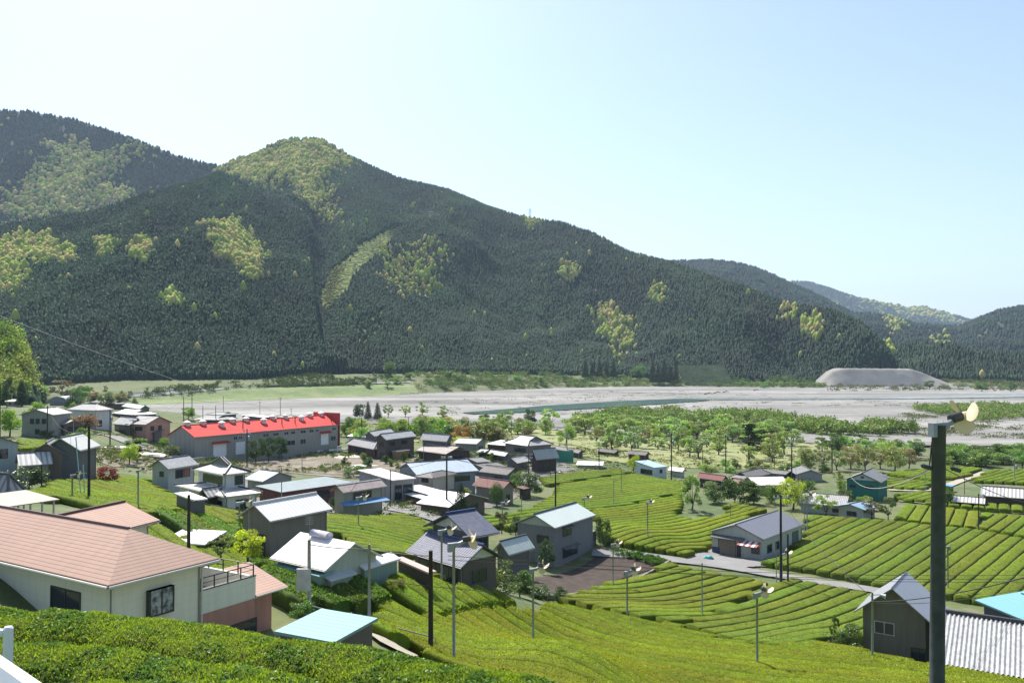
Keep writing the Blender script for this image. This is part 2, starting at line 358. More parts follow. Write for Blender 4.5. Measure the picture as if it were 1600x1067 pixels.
# river water: closed polygons on the flat bed
WAT = N('river_water'); WAT.b.inputs['Base Color'].default_value = (.06, .12, .105, 1); WAT.b.inputs['Roughness'].default_value = .18
_mp = WAT.n('ShaderNodeMapping'); WAT.l(WAT.pos(), _mp.inputs[0]); _mp.inputs['Scale'].default_value = (.3, 1, 1)
WAT.bump(WAT.noise(.35, 4, _mp.outputs[0]), .25, .3); WAT = WAT.m
def flat(name, pts, z, mat, kind='structure'):
    P = [onZ(px, py, z) for px, py in pts]; mb = MB(); mb.face([p for p in P]); o = mb.build(name, mat)
    me = o.data; import bmesh
    bm = bmesh.new(); bm.from_mesh(me); bmesh.ops.triangulate(bm, faces=bm.faces[:]); bmesh.ops.recalc_face_normals(bm, faces=bm.faces[:])
    for f in bm.faces:
        if f.normal.z < 0: f.normal_flip()
    bm.to_mesh(me); bm.free(); return tag(o, kind=kind)
flat('river', [(720,644.5),(790,639),(850,633.5),(900,630.5),(960,627),(1010,624.5),(1060,623),(1110,624.5),(1090,627),(1050,629.5),(1000,633),(940,637),(870,641),(800,644.5),(740,646.5)], .75, WAT)
WAT2 = mplain('shallow_water', (.3,.33,.32), .2, .35, .08, .2)
flat('shallow_river', [(1040,622.5),(1120,620.5),(1250,620.5),(1400,619.5),(1640,616),(1640,619.5),(1450,622.5),(1300,623.5),(1180,624),(1115,624)], .78, WAT2)
flat('shallow_river_channel', [(1270,683),(1400,688),(1500,690),(1640,690),(1640,697),(1500,696),(1400,695),(1290,688)], .8, GRAV)
sheet('river_embankment', [(120,640),(205,634),(330,629),(440,624),(560,620),(655,615),(640,600),(560,602),(420,604),(320,609),(230,616),(120,622)], GRASS, .5, wob=.2)
sheet('park_lawn', [(640,690),(700,672),(800,664),(900,660),(1000,668),(1120,678),(1260,692),(1330,700),(1440,712),(1420,735),(1300,738),(1230,735),(1090,732),(960,722),(880,708),(760,700)], LAWN, .12, wob=.3)
sheet('garden_plots', [(262,716),(420,716),(520,712),(585,705),(660,715),(640,735),(560,748),(460,740),(400,738),(300,728)], PLOT, .1)
sheet('terrace_garden', [(150,700),(210,696),(250,700),(262,712),(235,728),(180,730),(150,720)], PLOT, .1)
sheet('bare_soil_plot', [(835,903),(930,872),(985,874),(1043,880),(960,908),(860,938),(825,930)], SOIL, .12, wob=.15)
sheet('village_yard', [(370,745),(520,752),(640,745),(700,740),(880,722),(900,735),(820,765),(790,790),(700,800),(620,805),(500,800),(400,790)], msheet('packed_yard_earth', [(.35,(.1,.095,.085)),(.6,(.19,.18,.16))], .4, 3), .1)
sheet('riverside_scrub', [(1240,704),(1400,702),(1640,700),(1640,726),(1540,728),(1460,730),(1380,740),(1270,735)], SCRUB, .15)
ribbon('factory_road', [(262,722),(340,716),(430,711),(530,703),(580,698)], 5, ASPH, .14)
ribbon('village_road', [(590,793),(640,800),(680,810),(715,822)], 4.2, ASPH, .14)
ribbon('field_road', [(925,865),(985,868),(1060,876),(1130,885),(1200,898),(1280,910),(1360,922),(1420,932)], 2.6, ASPH, .14)
sheet('warehouse_drive', [(1072,875),(1113,858),(1190,873),(1208,886),(1150,888),(1090,883)], ASPH, .2, wob=.05)
ribbon('field_path', [(1388,766),(1440,768),(1470,764),(1505,750),(1540,738)], 2.2, mplain('pale_path', (.36,.32,.25), .9), .16)
ribbon('lower_field_path', [(1405,783),(1470,789),(1530,798),(1640,806)], 1.8, mplain('pale_path', (.36,.32,.25), .9), .16)
ribbon('village_lane', [(60,672),(140,672),(190,688),(262,712)], 3.5, ASPH, .14)
ribbon('hill_path', [(560,985),(600,1012),(650,1030)], 1.2, mplain('pale_path', (.36,.32,.25), .9), .16)
ribbon('far_road', [(130,626),(230,618),(330,610),(420,604),(500,601),(640,598)], 7, ASPH, .8)
# ---------------------------------------------------------------- mountains
def mesh_trees(P, h, r, C, tmpl):
    V, F = tmpl; n = len(P); k = len(V)
    a = RNG.uniform(0, 2*np.pi, n); ca, sa = np.cos(a), np.sin(a)
    j = 1+RNG.uniform(-.22, .22, (n, k))
    x = V[None,:,0]*r[:,None]*j; y = V[None,:,1]*r[:,None]*j
    out = np.empty((n, k, 3), np.float32)
    out[:,:,0] = P[:,0:1]+x*ca[:,None]-y*sa[:,None]; out[:,:,1] = P[:,1:2]+x*sa[:,None]+y*ca[:,None]
    out[:,:,2] = P[:,2:3]+V[None,:,2]*h[:,None]
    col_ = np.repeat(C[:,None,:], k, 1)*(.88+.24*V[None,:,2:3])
    Fs = [(f[None]+(np.arange(n)*k)[:,None,None]).reshape(-1, f.shape[1]) for f in F]
    return out.reshape(-1, 3), Fs, col_.reshape(-1, 3)
def leafcloud(blobs, n, leaf, flat=.7, seed=0, col_var=.35, up=.3):
    """blobs: (x,y,z,rx,rz); returns V,F,C"""
    rg = np.random.default_rng(seed); B = np.array(blobs, float); w_ = B[:,3]**2; w_ /= w_.sum(); k = rg.choice(len(B), n, p=w_)
    d = rg.normal(0, 1, (n, 3)); d /= np.linalg.norm(d, axis=1)[:,None]; r = rg.uniform(.25, 1., n)**.45
    P = B[k,:3]+d*r[:,None]*np.stack([B[k,3], B[k,3], B[k,4]], 1)*(1+.25*(rg.uniform(-1, 1, n))[:,None])
    u = d*.7+rg.normal(0, .7, (n, 3)); u[:,2] += up; u /= np.linalg.norm(u, axis=1)[:,None]; s = np.cross(u, rg.normal(0, 1, (n, 3))); s /= np.linalg.norm(s, axis=1)[:,None]
    lf = leaf*rg.uniform(.6, 1.4, n)[:,None]
    Q = np.stack([P-u*lf*.5, P+s*lf*.4, P+u*lf*.6, P-s*lf*.4], 1).reshape(-1, 3)
    bc = rg.uniform(1-col_var, 1+col_var, len(B)); c = bc[k]*rg.uniform(.7, 1.3, n); C = np.stack([c*rg.uniform(.9, 1.2, n), c, c*.9], 1)
    return Q, np.arange(n*4).reshape(n, 4), np.repeat(C, 4, 0)
def cone_t():
    V = []; 
    for z, r in ((.02, 1.), (.5, .62)):
        for i in range(6): V.append((math.cos(i*math.pi/3)*r, math.sin(i*math.pi/3)*r, z+(.08 if i % 2 else 0)))
    V.append((0, 0, 1)); q = [[i, (i+1) % 6, 6+(i+1) % 6, 6+i] for i in range(6)]; t = [[6+i, 6+(i+1) % 6, 12] for i in range(6)]
    return np.array(V), [np.array(q), np.array(t)]
def ico_t():
    import bmesh
    bm = bmesh.new(); bmesh.ops.create_icosphere(bm, subdivisions=2, radius=1); V = np.array([v.co[:] for v in bm.verts]); F = np.array([[v.index for v in f.verts] for f in bm.faces]); bm.free()
    V = V*(1+.28*(fbm(V[:,0]*2.2+5, V[:,1]*2.2+V[:,2]*3, 3, 2)-.45)[:,None]*2)
    V[:,2] = V[:,2]*.5+.5; return V, [F]
CONE, ICO = cone_t(), ico_t()
BLUNT = (CONE[0]*np.array([1, 1, 1.])+np.array([[0, 0, 0]]*6+[[0, 0, .22]]*6+[[0, 0, 0]]), CONE[1])
FLOOR = msheet('forest_floor', [(.3, (.02,.035,.012)), (.6, (.035,.055,.02))], .01, .1, .3)
def mountain(name, crest, base, trees, label, patches=(), th=14, tr=3.2, dens=1., gull=22, colr=(.04,.075,.04), seed=1, prof=1., rough=1., leafy=False):
    """crest: (px,py,Y) tree-top silhouette; base: (px,Y)"""
    crest = np.array(crest, float); base = np.array(base, float)
    u = np.arange(crest[0,0], crest[-1,0]+1, 4.0); cy = np.interp(u, crest[:,0], crest[:,1]); cY = np.interp(u, crest[:,0], crest[:,2])
    bY = np.interp(u, base[:,0], base[:,1]); S = np.concatenate([np.linspace(0, 1, 70), np.linspace(1.04, 1.6, 8)])
    cz = np.array([onY(a, b, c)[2] for a, b, c in zip(u, cy, cY)])-th*.8
    bz = H((u-800)/FOC*bY, bY)-2; cz = np.maximum(cz, bz+2)
    Sg, U = np.meshgrid(S, u, indexing='ij'); Y = bY[None]+Sg*(cY-bY)[None]; X = (U-800)/FOC*Y
    s1 = np.clip(Sg, 0, 1); env = np.clip(np.sin(s1*np.pi), 0, 1)**.7
    Lg = 190*rough; rid = 1-np.abs(2*fbm(X/Lg+seed*7.3, Y/Lg*.35, 4, seed)-1)*2.2
    Lh = 420*rough; big = (fbm(X/Lh+seed, Y/Lh+3, 2, seed+4)-.45)*2.4
    Z = bz[None]+(cz-bz)[None]*(s1**prof)+gull*env*(rid-.35)+gull*1.3*env*big+(fbm(X/55, Y/55, 3, seed+9)-.5)*26*env
    if name == 'main':
        Z = Z-75*np.exp(-((U-(500+20*s1))/26)**2)*np.sin(np.clip(s1*1.25, 0, 1)*np.pi)
        dmp = .8*np.exp(-((U-570)/50)**2); Z0 = bz[None]+(cz-bz)[None]*(s1**prof); Z = Z*(1-dmp)+Z0*dmp
    Z = Z-np.clip(Sg-1, 0, 1)*(cz-bz)[None]*1.1
    tag(addo('mountain', gridmesh('mountain', X, Y, Z), FLOOR), kind='structure')
    # trees
    S2 = S[:70]; hgt, wid = 70, len(u)
    cell = np.abs((cY-bY)/69)*(4/FOC)*((cY+bY)/2); p = np.repeat(cell[None], 69, 0)*(.4+(Y[:69]/Y[:69].max())**1)
    cellA = p[:,:-1].ravel(); cum = np.cumsum(cellA); n = int(trees*1.9); th *= .7; tr *= .66; gull *= 2.1
    k = np.searchsorted(cum, RNG.uniform(0, cum[-1], n)); i, j = np.unravel_index(k, (69, wid-1)); fs = RNG.uniform(0, 1, n); fu = RNG.uniform(0, 1, n)
    def bi(G): return (G[i,j]*(1-fu)+G[i,j+1]*fu)*(1-fs)+(G[i+1,j]*(1-fu)+G[i+1,j+1]*fu)*fs
    x, y, z = bi(X), bi(Y), bi(Z); P = np.stack([x, y, z], 1)
    dz = z-CZ; c, s_ = math.cos(PITCH), math.sin(PITCH); dep = y*c+dz*s_; up = -y*s_+dz*c
    ix = 800+FOC*x/dep; iy = 533.5-FOC*up/dep
    kind = np.zeros(n, int); tint = np.zeros(n)
    wob = (fbm(x/35, y/35, 3, 31)-.45)*46+RNG.normal(0, 8, n); wob2 = (fbm(x/35+40, y/35, 3, 32)-.45)*40+RNG.normal(0, 6, n)
    kind = np.where((RNG.uniform(0, 1, n) < .0006+.008*np.clip(fbm(x/60, y/60, 2, seed+60)-.6, 0, 1)*10), 1, kind)
    for poly, kd, prob in patches:
        if len(poly) == 3 and not hasattr(poly[0], '__len__'): q = (ix+wob*.5-poly[0])**2+(iy+wob2*.5-poly[1])**2 < poly[2]**2
        else: kq = .3 if kd == 2 else 1.; q = inpoly(ix+wob*kq, iy+wob2*kq, poly)
        kind = np.where(q & (RNG.uniform(0, 1, n) < prob), kd, kind)
    rnd = RNG.uniform(-1, 1, n); pat = fbm(x/90, y/90, 3, seed+20)
    base_c = np.array(colr)*np.array((.19,.41,.3))
    st_ = _hash(np.floor(x/70+wob/40), np.floor(y/110+wob2/40), seed+3); C0 = base_c[None]*(1+.18*rnd[:,None])*(.35+1.1*pat[:,None])*(.75+.55*st_[:,None])*np.stack([.85+.5*st_, np.ones(n), 1.05-.3*st_], 1)
    hues = np.array([(.2,.23,.065),(.24,.235,.1),(.15,.21,.05),(.2,.2,.08),(.11,.17,.045)])
    hk = (1.2+1.1*fbm(x/18, y/18, 2, 55))[:,None]*np.array([[1.15, 1., .95]])*hues[(fbm(x/22, y/22, 2, 77)*6.2+RNG.uniform(0, 1.2, n)).astype(int) % 5]*(1+.18*rnd[:,None])
    sz = RNG.uniform(.7, 1.25, n)
    kind = np.where((kind == 0) & (RNG.uniform(0, 1, n) < .25), 3, kind)
    for nm, kd, T in (('conifer_forest', 0, CONE), ('conifer_forest', 3, BLUNT), ('broadleaf_forest', 1, ICO), ('hillside_scrub', 2, ICO)):
        q = kind == kd
        if q.sum() < 5: continue
        if kd in (0, 3): hh, r_, cc = th*sz[q]*(1 if kd == 0 else .9), tr*sz[q]*(1 if kd == 0 else 1.25), C0[q]*(1 if kd == 0 else 1.15)
        elif kd == 1: hh, r_, cc = th*1.05*sz[q]*(.6+.8*_hash(np.floor(x[q]/9), np.floor(y[q]/9), 4)), tr*1.45*sz[q], hk[q]
        else: hh, r_, cc = th*.34*sz[q], tr*1.7*sz[q], np.array((.27,.3,.12))*(1+.3*rnd[q][:,None])
        if kd == 1 and leafy:
            Qs = []; Cs = []
            for pp, h_, w__, c_ in zip(P[q], hh, r_, cc):
                Q, F, C = leafcloud([(0, 0, h_*.55, w__*.8, h_*.4), (w__*.5, 0, h_*.35, w__*.5, h_*.3), (-w__*.4, w__*.3, h_*.4, w__*.5, h_*.3)], 70, .8, seed=int(RNG.integers(1e9))); Qs.append(Q+pp); Cs.append(C*c_[None]*np.array([[.6,.75,.5]]))
            Q = np.concatenate(Qs); tag(addo(nm, npmesh(nm, Q, np.arange(len(Q)).reshape(-1, 4), None, np.concatenate(Cs)), LEAF), label[1], 'forest', kind='stuff'); continue
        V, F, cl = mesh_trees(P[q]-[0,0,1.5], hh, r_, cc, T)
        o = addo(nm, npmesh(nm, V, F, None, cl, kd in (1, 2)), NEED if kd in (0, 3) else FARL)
        tag(o, label[{0: 0, 3: 0, 1: 1, 2: 2}[kd]], 'forest' if kd != 2 else 'scrub', kind='stuff')
P1 = [(75,235),(110,222),(150,235),(190,245),(185,270),(160,285),(215,300),(150,325),(100,337),(0,347),(0,312),(60,280)]
mountain('left_far', [(-500,170,2500),(-120,165,2350),(0,168,2300),(40,169,2300),(80,176,2300),(120,183,2300),(200,210,2250),(280,240,2200),(340,254,2150),(400,262,2100),(460,300,2100)], [(-500,1500),(0,1500),(460,1600)], 30000,
 ('dark conifer forest covering the tall mountain at far left','pale spring broadleaf forest on the tall far left mountain','scrub on the far left mountain'),
 [(P1,1,.8),([(190,222),(225,222),(232,243),(200,240)],1,.8)], th=13, tr=4.2, gull=34, colr=(.032,.062,.036), seed=3)
P3 = [(335,262),(400,250),(430,247),(440,232),(470,216),(512,215),(540,250),(505,265),(495,285),(488,318),(470,300),(440,282),(400,283),(350,268)]
P5 = [(628,352),(605,395),(565,425),(535,470),(500,497),(496,470),(520,425),(560,388),(600,360)]
mountain('main', [(330,262,1900),(345,255,1900),(400,235,1900),(430,222,1900),(455,215,1900),(500,217,1880),(530,232,1860),(560,246,1850),(620,273,1800),(700,292,1750),(760,318,1700),(830,338,1650),(880,342,1600),(930,360,1550),(985,390,1480),(1050,405,1400),(1110,425,1330),(1180,450,1260),(1250,470,1190),(1300,478,1150),(1345,497,1110),(1375,522,1080),(1392,545,1060),(1405,570,1040)],
 [(330,900),(500,850),(640,890),(760,960),(900,1060),(1100,1050),(1300,1030),(1405,1020)], 95000,
 ('dark conifer forest clothing the central peaked mountain','yellow green broadleaf trees near the top of the central peak and in its gullies','light green cleared strip of scrub on the central mountain'),
 [(P3,1,.78),(P5,2,1.),([(600,398),(692,393),(678,460),(615,462)],1,.28),([(600,398),(692,393),(678,460),(615,462)],2,.6),([(560,500),(602,488),(592,530),(560,557),(546,540)],2,.75),
  ([(935,485),(957,490),(982,530),(975,562),(955,530)],1,.7),((890,430,12),1,.9),((1025,465,13),1,.5),((1275,515,20),1,.35),((835,350,7),1,.6),((1230,495,14),1,.3),([(480,285),(500,300),(520,350),(505,345)],1,.4)],
 th=15, tr=3.1, gull=42, seed=5)
mountain('spur', [(-500,350,1050),(-100,350,1080),(0,345,1100),(60,335,1120),(150,322,1150),(220,298,1200),(290,280,1280),(340,262,1380),(370,275,1350),(410,300,1300),(450,335,1220),(480,385,1150),(490,430,1060),(494,480,980),(500,530,900),(512,565,850),(540,594,845)],
 [(-500,520),(0,620),(200,690),(400,750),(540,840)], 62000,
 ('dark conifer forest on the near left mountain spur','yellow green broadleaf groups on the near left mountain spur','scrub on the left spur'),
 [([(325,368),(350,355),(388,378),(412,438),(395,442),(368,420),(340,400)],1,.8),((160,393,13),1,.9),((220,399,17),1,.6),((60,397,24),1,.5),((100,405,16),1,.4),((270,475,9),1,.7),((30,385,14),1,.5),([(-60,385),(28,400),(48,452),(-60,470)],1,.75),([(-50,340),(60,340),(60,330),(-50,330)],1,.4)],
 th=14, tr=2.9, gull=30, seed=8)
mountain('right_mid', [(1000,420,3000),(1045,404,3000),(1110,402,3000),(1150,405,2950),(1180,412,2900),(1220,430,2800),(1270,452,2700),(1330,482,2600),(1400,520,2500),(1450,540,2400)], [(1000,1700),(1450,1700)], 12000,
 ('forested blue green ridge right behind the central mountain','scattered broadleaf trees on the second ridge','scrub on the second ridge'), th=16, tr=5.5, gull=30, seed=11, colr=(.035,.065,.04))
mountain('far_ridge', [(1180,445,6000),(1240,436,6000),(1265,437,6000),(1290,445,6000),(1340,462,5800),(1375,470,5800),(1420,478,5700),(1440,476,5700),(1470,482,5600),(1520,497,5500),(1560,510,5400)], [(1180,3800),(1560,3800)], 9000,
 ('hazy farthest ridge at the right','pale green woodland patches on the farthest hazy ridge','scrub on the farthest ridge'), [([(1330,455),(1440,470),(1530,495),(1470,500),(1380,480)],1,.5)], th=22, tr=11, gull=60, rough=2.5, seed=13, colr=(.04,.07,.045))
mountain('right_hills', [(1310,490,2600),(1340,484,2600),(1372,485,2550),(1430,500,2500),(1500,504,2450),(1530,492,2400),(1560,480,2350),(1600,472,2300),(1680,455,2300),(1900,430,2300),(2300,420,2300)], [(1310,1500),(2300,1300)], 16000,
 ('dark wooded hills at the far right edge','broadleaf groups on the right hills','scrub on the right hills'), [((1470,545,16),1,.4),((1400,505,14),1,.4)], th=16, tr=5, gull=30, seed=17, colr=(.035,.065,.04))
mountain('low_wood', [(1130,566,1190),(1150,556,1200),(1200,549,1210),(1250,552,1210),(1300,548,1210),(1360,541,1200),(1400,531,1200),(1440,528,1200),(1480,526,1150),(1520,537,1130),(1560,542,1120),(1620,547,1110),(1800,552,1110),(2200,560,1110)], [(1130,1110),(1300,1110),(1450,1050),(1600,1015),(2200,1000)], 7000,
 ('dark tree belt along the foot of the hills behind the gravel heap','lighter green trees in the belt behind the gravel heap','scrub in the tree belt'), [((1240,560,22),1,.45),((1378,552,18),1,.8),((1375,580,16),1,.6),((1270,548,12),1,.5)], th=19, tr=3.6, gull=4, seed=19, colr=(.03,.06,.03))
mountain('left_knoll', [(-400,430,380),(-120,460,390),(-40,480,400),(0,490,400),(25,500,400),(42,530,395),(55,570,390),(66,600,380)], [(-400,300),(0,330),(66,350)], 2400,
 ('dark trees on the steep knoll at the left edge','yellow green spring trees on the steep knoll at the left edge','scrub on the knoll'), [([(-400,380),(60,480),(75,600),(30,640),(-400,640)],1,.97)], th=13, tr=3.4, gull=4, seed=23, colr=(.035,.07,.03), leafy=True)
# gravel heap
hx = np.linspace(-1, 1, 90); hy = np.linspace(-1, 1, 30); HXg, HYg = np.meshgrid(hx, hy)
cx = onY(1385, 590, 1016)[0]; prof_ = np.interp(HXg, [-1,-.78,-.66,.3,.55,.8,1], [0,.85,1,.98,.55,.15,0])
HZg = .5+21*prof_*np.clip((1-np.abs(HYg))*1.5, 0, 1)+(fbm(HXg*9, HYg*5, 4, 4)-.5)*3*sst((1-np.abs(HYg))*1.15)
tag(addo('gravel_heap', gridmesh('gravel_heap', cx+HXg*90, 1016+HYg*30, HZg), msheet('heap_gravel', [(.3,(.2,.19,.175)),(.7,(.3,.285,.26))], .06, .5, .5)), 'large flat topped heap of grey gravel on the far river bank', 'gravel heap')
# tea terraces by the hill foot
tr_ = empty('terraced_garden', onY(1100, 590, 1010)-np.array([0,0,8]), 'stepped stone walled terraces at the foot of the mountain beyond the river', 'terrace')
for k in range(7):
    mb = MB(); x0, x1 = 24-.5*k-24, 60-24; mb.box((x0-24, k*7, -6), (x1, k*7+8, 2.4+k*3.3)); mb.box((x0-23.5, k*7-.2, 2.4+k*3.3), (x1-.5, k*7+.5, 2.9+k*3.3)); o = mb.build('terrace_step', mplain('terrace_stone', (.2,.22,.12), .9, .6, .5), tr_)
# ================================================================ BUILDINGS
def frame(C, L, R, h, z0=None, deep=None):
    """eave corner pixels -> origin, unit axes, lengths, ground height"""
    z = z0 if z0 is not None else 5.
    for _ in range(1 if z0 is not None else 14):
        c = onZ(*C, z+h)
        if z0 is None: z = .5*z+.5*h1(c[0], c[1]+1)
    c = onZ(*C, z+h); vr = onZ(*R, z+h)-c if hasattr(R, '__len__') else None; vl = onZ(*L, z+h)-c if hasattr(L, '__len__') else None
    def nrm(v): return v/np.linalg.norm(v)
    if vr is None: l = nrm(vl); r = np.array((l[1], -l[0], 0)); r = r if r[1] > 0 else -r; a, b = R, np.linalg.norm(vl)
    elif vl is None: r = nrm(vr); l = np.array((-r[1], r[0], 0)); l = l if l[1] > 0 else -l; a, b = np.linalg.norm(vr), L
    else:
        def solve(d, px, guess):      # length along d whose end lands in image column px
            t = (px-800)/FOC; den = d[0]-t*d[1]; w_ = (t*c[1]-c[0])/den if abs(den) > .12 else guess
            return w_ if .3*guess < w_ < 2.2*guess else guess*.7
        if abs(R[0]-C[0]) >= abs(L[0]-C[0]):
            r = nrm(vr); a = np.linalg.norm(vr); l = np.array((-r[1], r[0], 0)); b = solve(l, L[0], abs(np.dot(vl, l)))
        else:
            l = nrm(vl); b = np.linalg.norm(vl); r = np.array((l[1], -l[0], 0)); a = solve(r, R[0], abs(np.dot(vr, r)))
    return c, r, l, a, b, z
def roof_mesh(a, b, h, rise, rt, ridge, th=.14):
    """returns (MB slab, ridge lines) in local x,y"""
    T = []
    sw = ridge == 'L'
    A_, B_ = (b, a) if sw else (a, b)       # ridge runs along first
    lines = []
    def P(x, y, z): return (y, x, z) if sw else (x, y, z)
    tops = []
    if rt == 'gable':
        tops = [[(0,0,h),(A_,0,h),(A_,B_/2,h+rise),(0,B_/2,h+rise)], [(A_,B_,h),(0,B_,h),(0,B_/2,h+rise),(A_,B_/2,h+rise)]]
        lines = [[(0,B_/2,h+rise),(A_,B_/2,h+rise)]]
    elif rt == 'hip':
        k = min(B_/2, A_/2-.05); e0, e1 = (k,B_/2,h+rise), (A_-k,B_/2,h+rise)
        tops = [[(0,0,h),(A_,0,h),e1,e0], [(A_,B_,h),(0,B_,h),e0,e1], [(0,B_,h),(0,0,h),e0], [(A_,0,h),(A_,B_,h),e1]]
        lines = [[e0,e1],[(0,0,h),e0],[(0,B_,h),e0],[(A_,0,h),e1],[(A_,B_,h),e1]]
    elif rt == 'irimoya':
        f = .5; k = B_/2*f; zf = h+rise*f; r0, r1 = (k,B_/2,h+rise), (A_-k,B_/2,h+rise)
        q = [(k,k,zf),(A_-k,k,zf),(A_-k,B_-k,zf),(k,B_-k,zf)]
        tops = [[(0,0,h),(A_,0,h),q[1],q[0]], [q[0],q[1],r1,r0], [(A_,B_,h),(0,B_,h),q[3],q[2]], [q[2],q[3],r0,r1], [(0,B_,h),(0,0,h),q[0],q[3]], [(A_,0,h),(A_,B_,h),q[2],q[1]], [q[3],q[0],r0], [q[1],q[2],r1]]
        lines = [[r0,r1],[(0,0,h),q[0]],[(0,B_,h),q[3]],[(A_,0,h),q[1]],[(A_,B_,h),q[2]],[q[0],r0],[q[1],r1],[q[3],r0],[q[2],r1]]
    elif rt in ('shed', 'flat'):     # rises away along y (or x when ridge == 'L')
        tops = [[(0,0,h),(A_,0,h),(A_,B_,h+rise),(0,B_,h+rise)]]
    elif rt == 'shedneg':
        tops = [[(0,0,h+rise),(A_,0,h+rise),(A_,B_,h),(0,B_,h)]]
    mb = MB()
    for t in tops:
        t = [P(*p) for p in t]; n = (Vector(t[1])-Vector(t[0])).cross(Vector(t[2])-Vector(t[0]))
        if n.z < 0 or (abs(n.z) < 1e-6 and False): t = t[::-1]
        e = Vector(t[1])-Vector(t[0])
        # uv: u along horizontal edge, v down the slope
        hz = None
        for i in range(len(t)):
            d = Vector(t[(i+1) % len(t)])-Vector(t[i])
            if abs(d.z) < 1e-4 and (hz is None or d.length > hz.length): hz = d
        hz = hz.normalized(); nn = (Vector(t[1])-Vector(t[0])).cross(Vector(t[2])-Vector(t[0])).normalized(); vv = nn.cross(hz)
        uv = [(Vector(p).dot(hz)+50, Vector(p).dot(vv)+50) for p in t]
        mb.face(t, uv); mb.face([(p[0], p[1], p[2]-th) for p in reversed(t)])
    # fascia round the boundary
    edges = {}
    for f in [mb.f[i] for i in range(0, len(mb.f), 2)]:
        ps = [tuple(round(c, 4) for c in mb.v[i]) for i in f]
        for i in range(len(ps)): edges[(ps[i], ps[(i+1) % len(ps)])] = 1
    for (p, q) in list(edges):
        if (q, p) not in edges: mb.face([(p[0],p[1],p[2]-th), (q[0],q[1],q[2]-th), q, p])
    return mb, [[P(*p) for p in l] for l in lines]
def wall_mesh(a, b, h, rise, rt, ridge, ov, bot):
    mb = MB(); x0, y0, x1, y1 = ov, ov, a-ov, b-ov
    def top(x, y):
        if rt == 'gable': t = (1-abs(y-b/2)/(b/2)) if ridge == 'R' else (1-abs(x-a/2)/(a/2)); return h+rise*t-.1
        if rt in ('shed', 'flat'): return h+rise*(y/b if ridge == 'R' else x/a)-.1
        if rt == 'shedneg': return h+rise*(1-(y/b if ridge == 'R' else x/a))-.1
        return h+rise*min(ov/(b/2 if ridge == 'R' else a/2), 1)-.12
    pts = [(x0,y0),(x1,y0),(x1,y1),(x0,y1)]
    for i in range(4):
        p, q = pts[i], pts[(i+1) % 4]; P = [(p[0],p[1],bot),(q[0],q[1],bot),(q[0],q[1],top(*q))]
        if rt == 'gable' and ((ridge == 'R' and i in (1, 3)) or (ridge == 'L' and i in (0, 2))):
            mx, my = (p[0]+q[0])/2, (p[1]+q[1])/2; P.append((mx, my, top(mx, my)))
        P.append((p[0],p[1],top(*p))); mb.face(P)
    return mb
ZK = 1.0
def xform(mb, c, r, l, z, org):
    for i, v in enumerate(mb.v): mb.v[i] = (v[0], v[1], v[2]*ZK)
    o = Vector(org); c = Vector((c[0], c[1], z)); r = Vector(r); l = Vector(l)
    mb.xf(lambda p: c+r*p.x+l*p.y+Vector((0, 0, p.z))-o)
def window(par, fr, face, u0, u1, z0, z1, ov, mats=None, awn=None, door=False):
    c, r, l, a, b, z = fr; org = par.location
    W = (a if face == 'R' else b)-2*ov; s0, s1 = ov+u0*W, ov+u1*W
    def put(mb):
        if face == 'R': mb.xf(lambda p: Vector((p.x, ov-p.y, p.z)))
        else: mb.xf(lambda p: Vector((ov-p.y, p.x, p.z)))
        xform(mb, c, r, l, z, org)
    f = MB(); t = .07 if s1-s0 > .8 else .05
    f.box((s0-t, -.02, z0-t), (s1+t, .06, z0)); f.box((s0-t, -.02, z1), (s1+t, .06, z1+t))
    f.box((s0-t, -.02, z0), (s0, .06, z1)); f.box((s1, -.02, z0), (s1+t, .06, z1))
    if not door and s1-s0 > .7: f.box(((s0+s1)/2-.03, -.02, z0), ((s0+s1)/2+.03, .055, z1))
    put(f); o = f.build('door' if door else 'window', mats or FRAME, par)
    g = MB(); g.box((s0, -.02, z0), (s1, .025, z1)); put(g); g.build('door_leaf' if door else 'pane', door if door else GLASS, o)
    if awn:
        k = MB(); k.hexa([(s0-.2,0,z1+.12),(s1+.2,0,z1+.12),(s1+.2,.55,z1+.02),(s0-.2,.55,z1+.02),(s0-.2,0,z1+.3),(s1+.2,0,z1+.3),(s1+.2,.55,z1+.07),(s0-.2,.55,z1+.07)]); put(k); k.build('awning', awn, par)
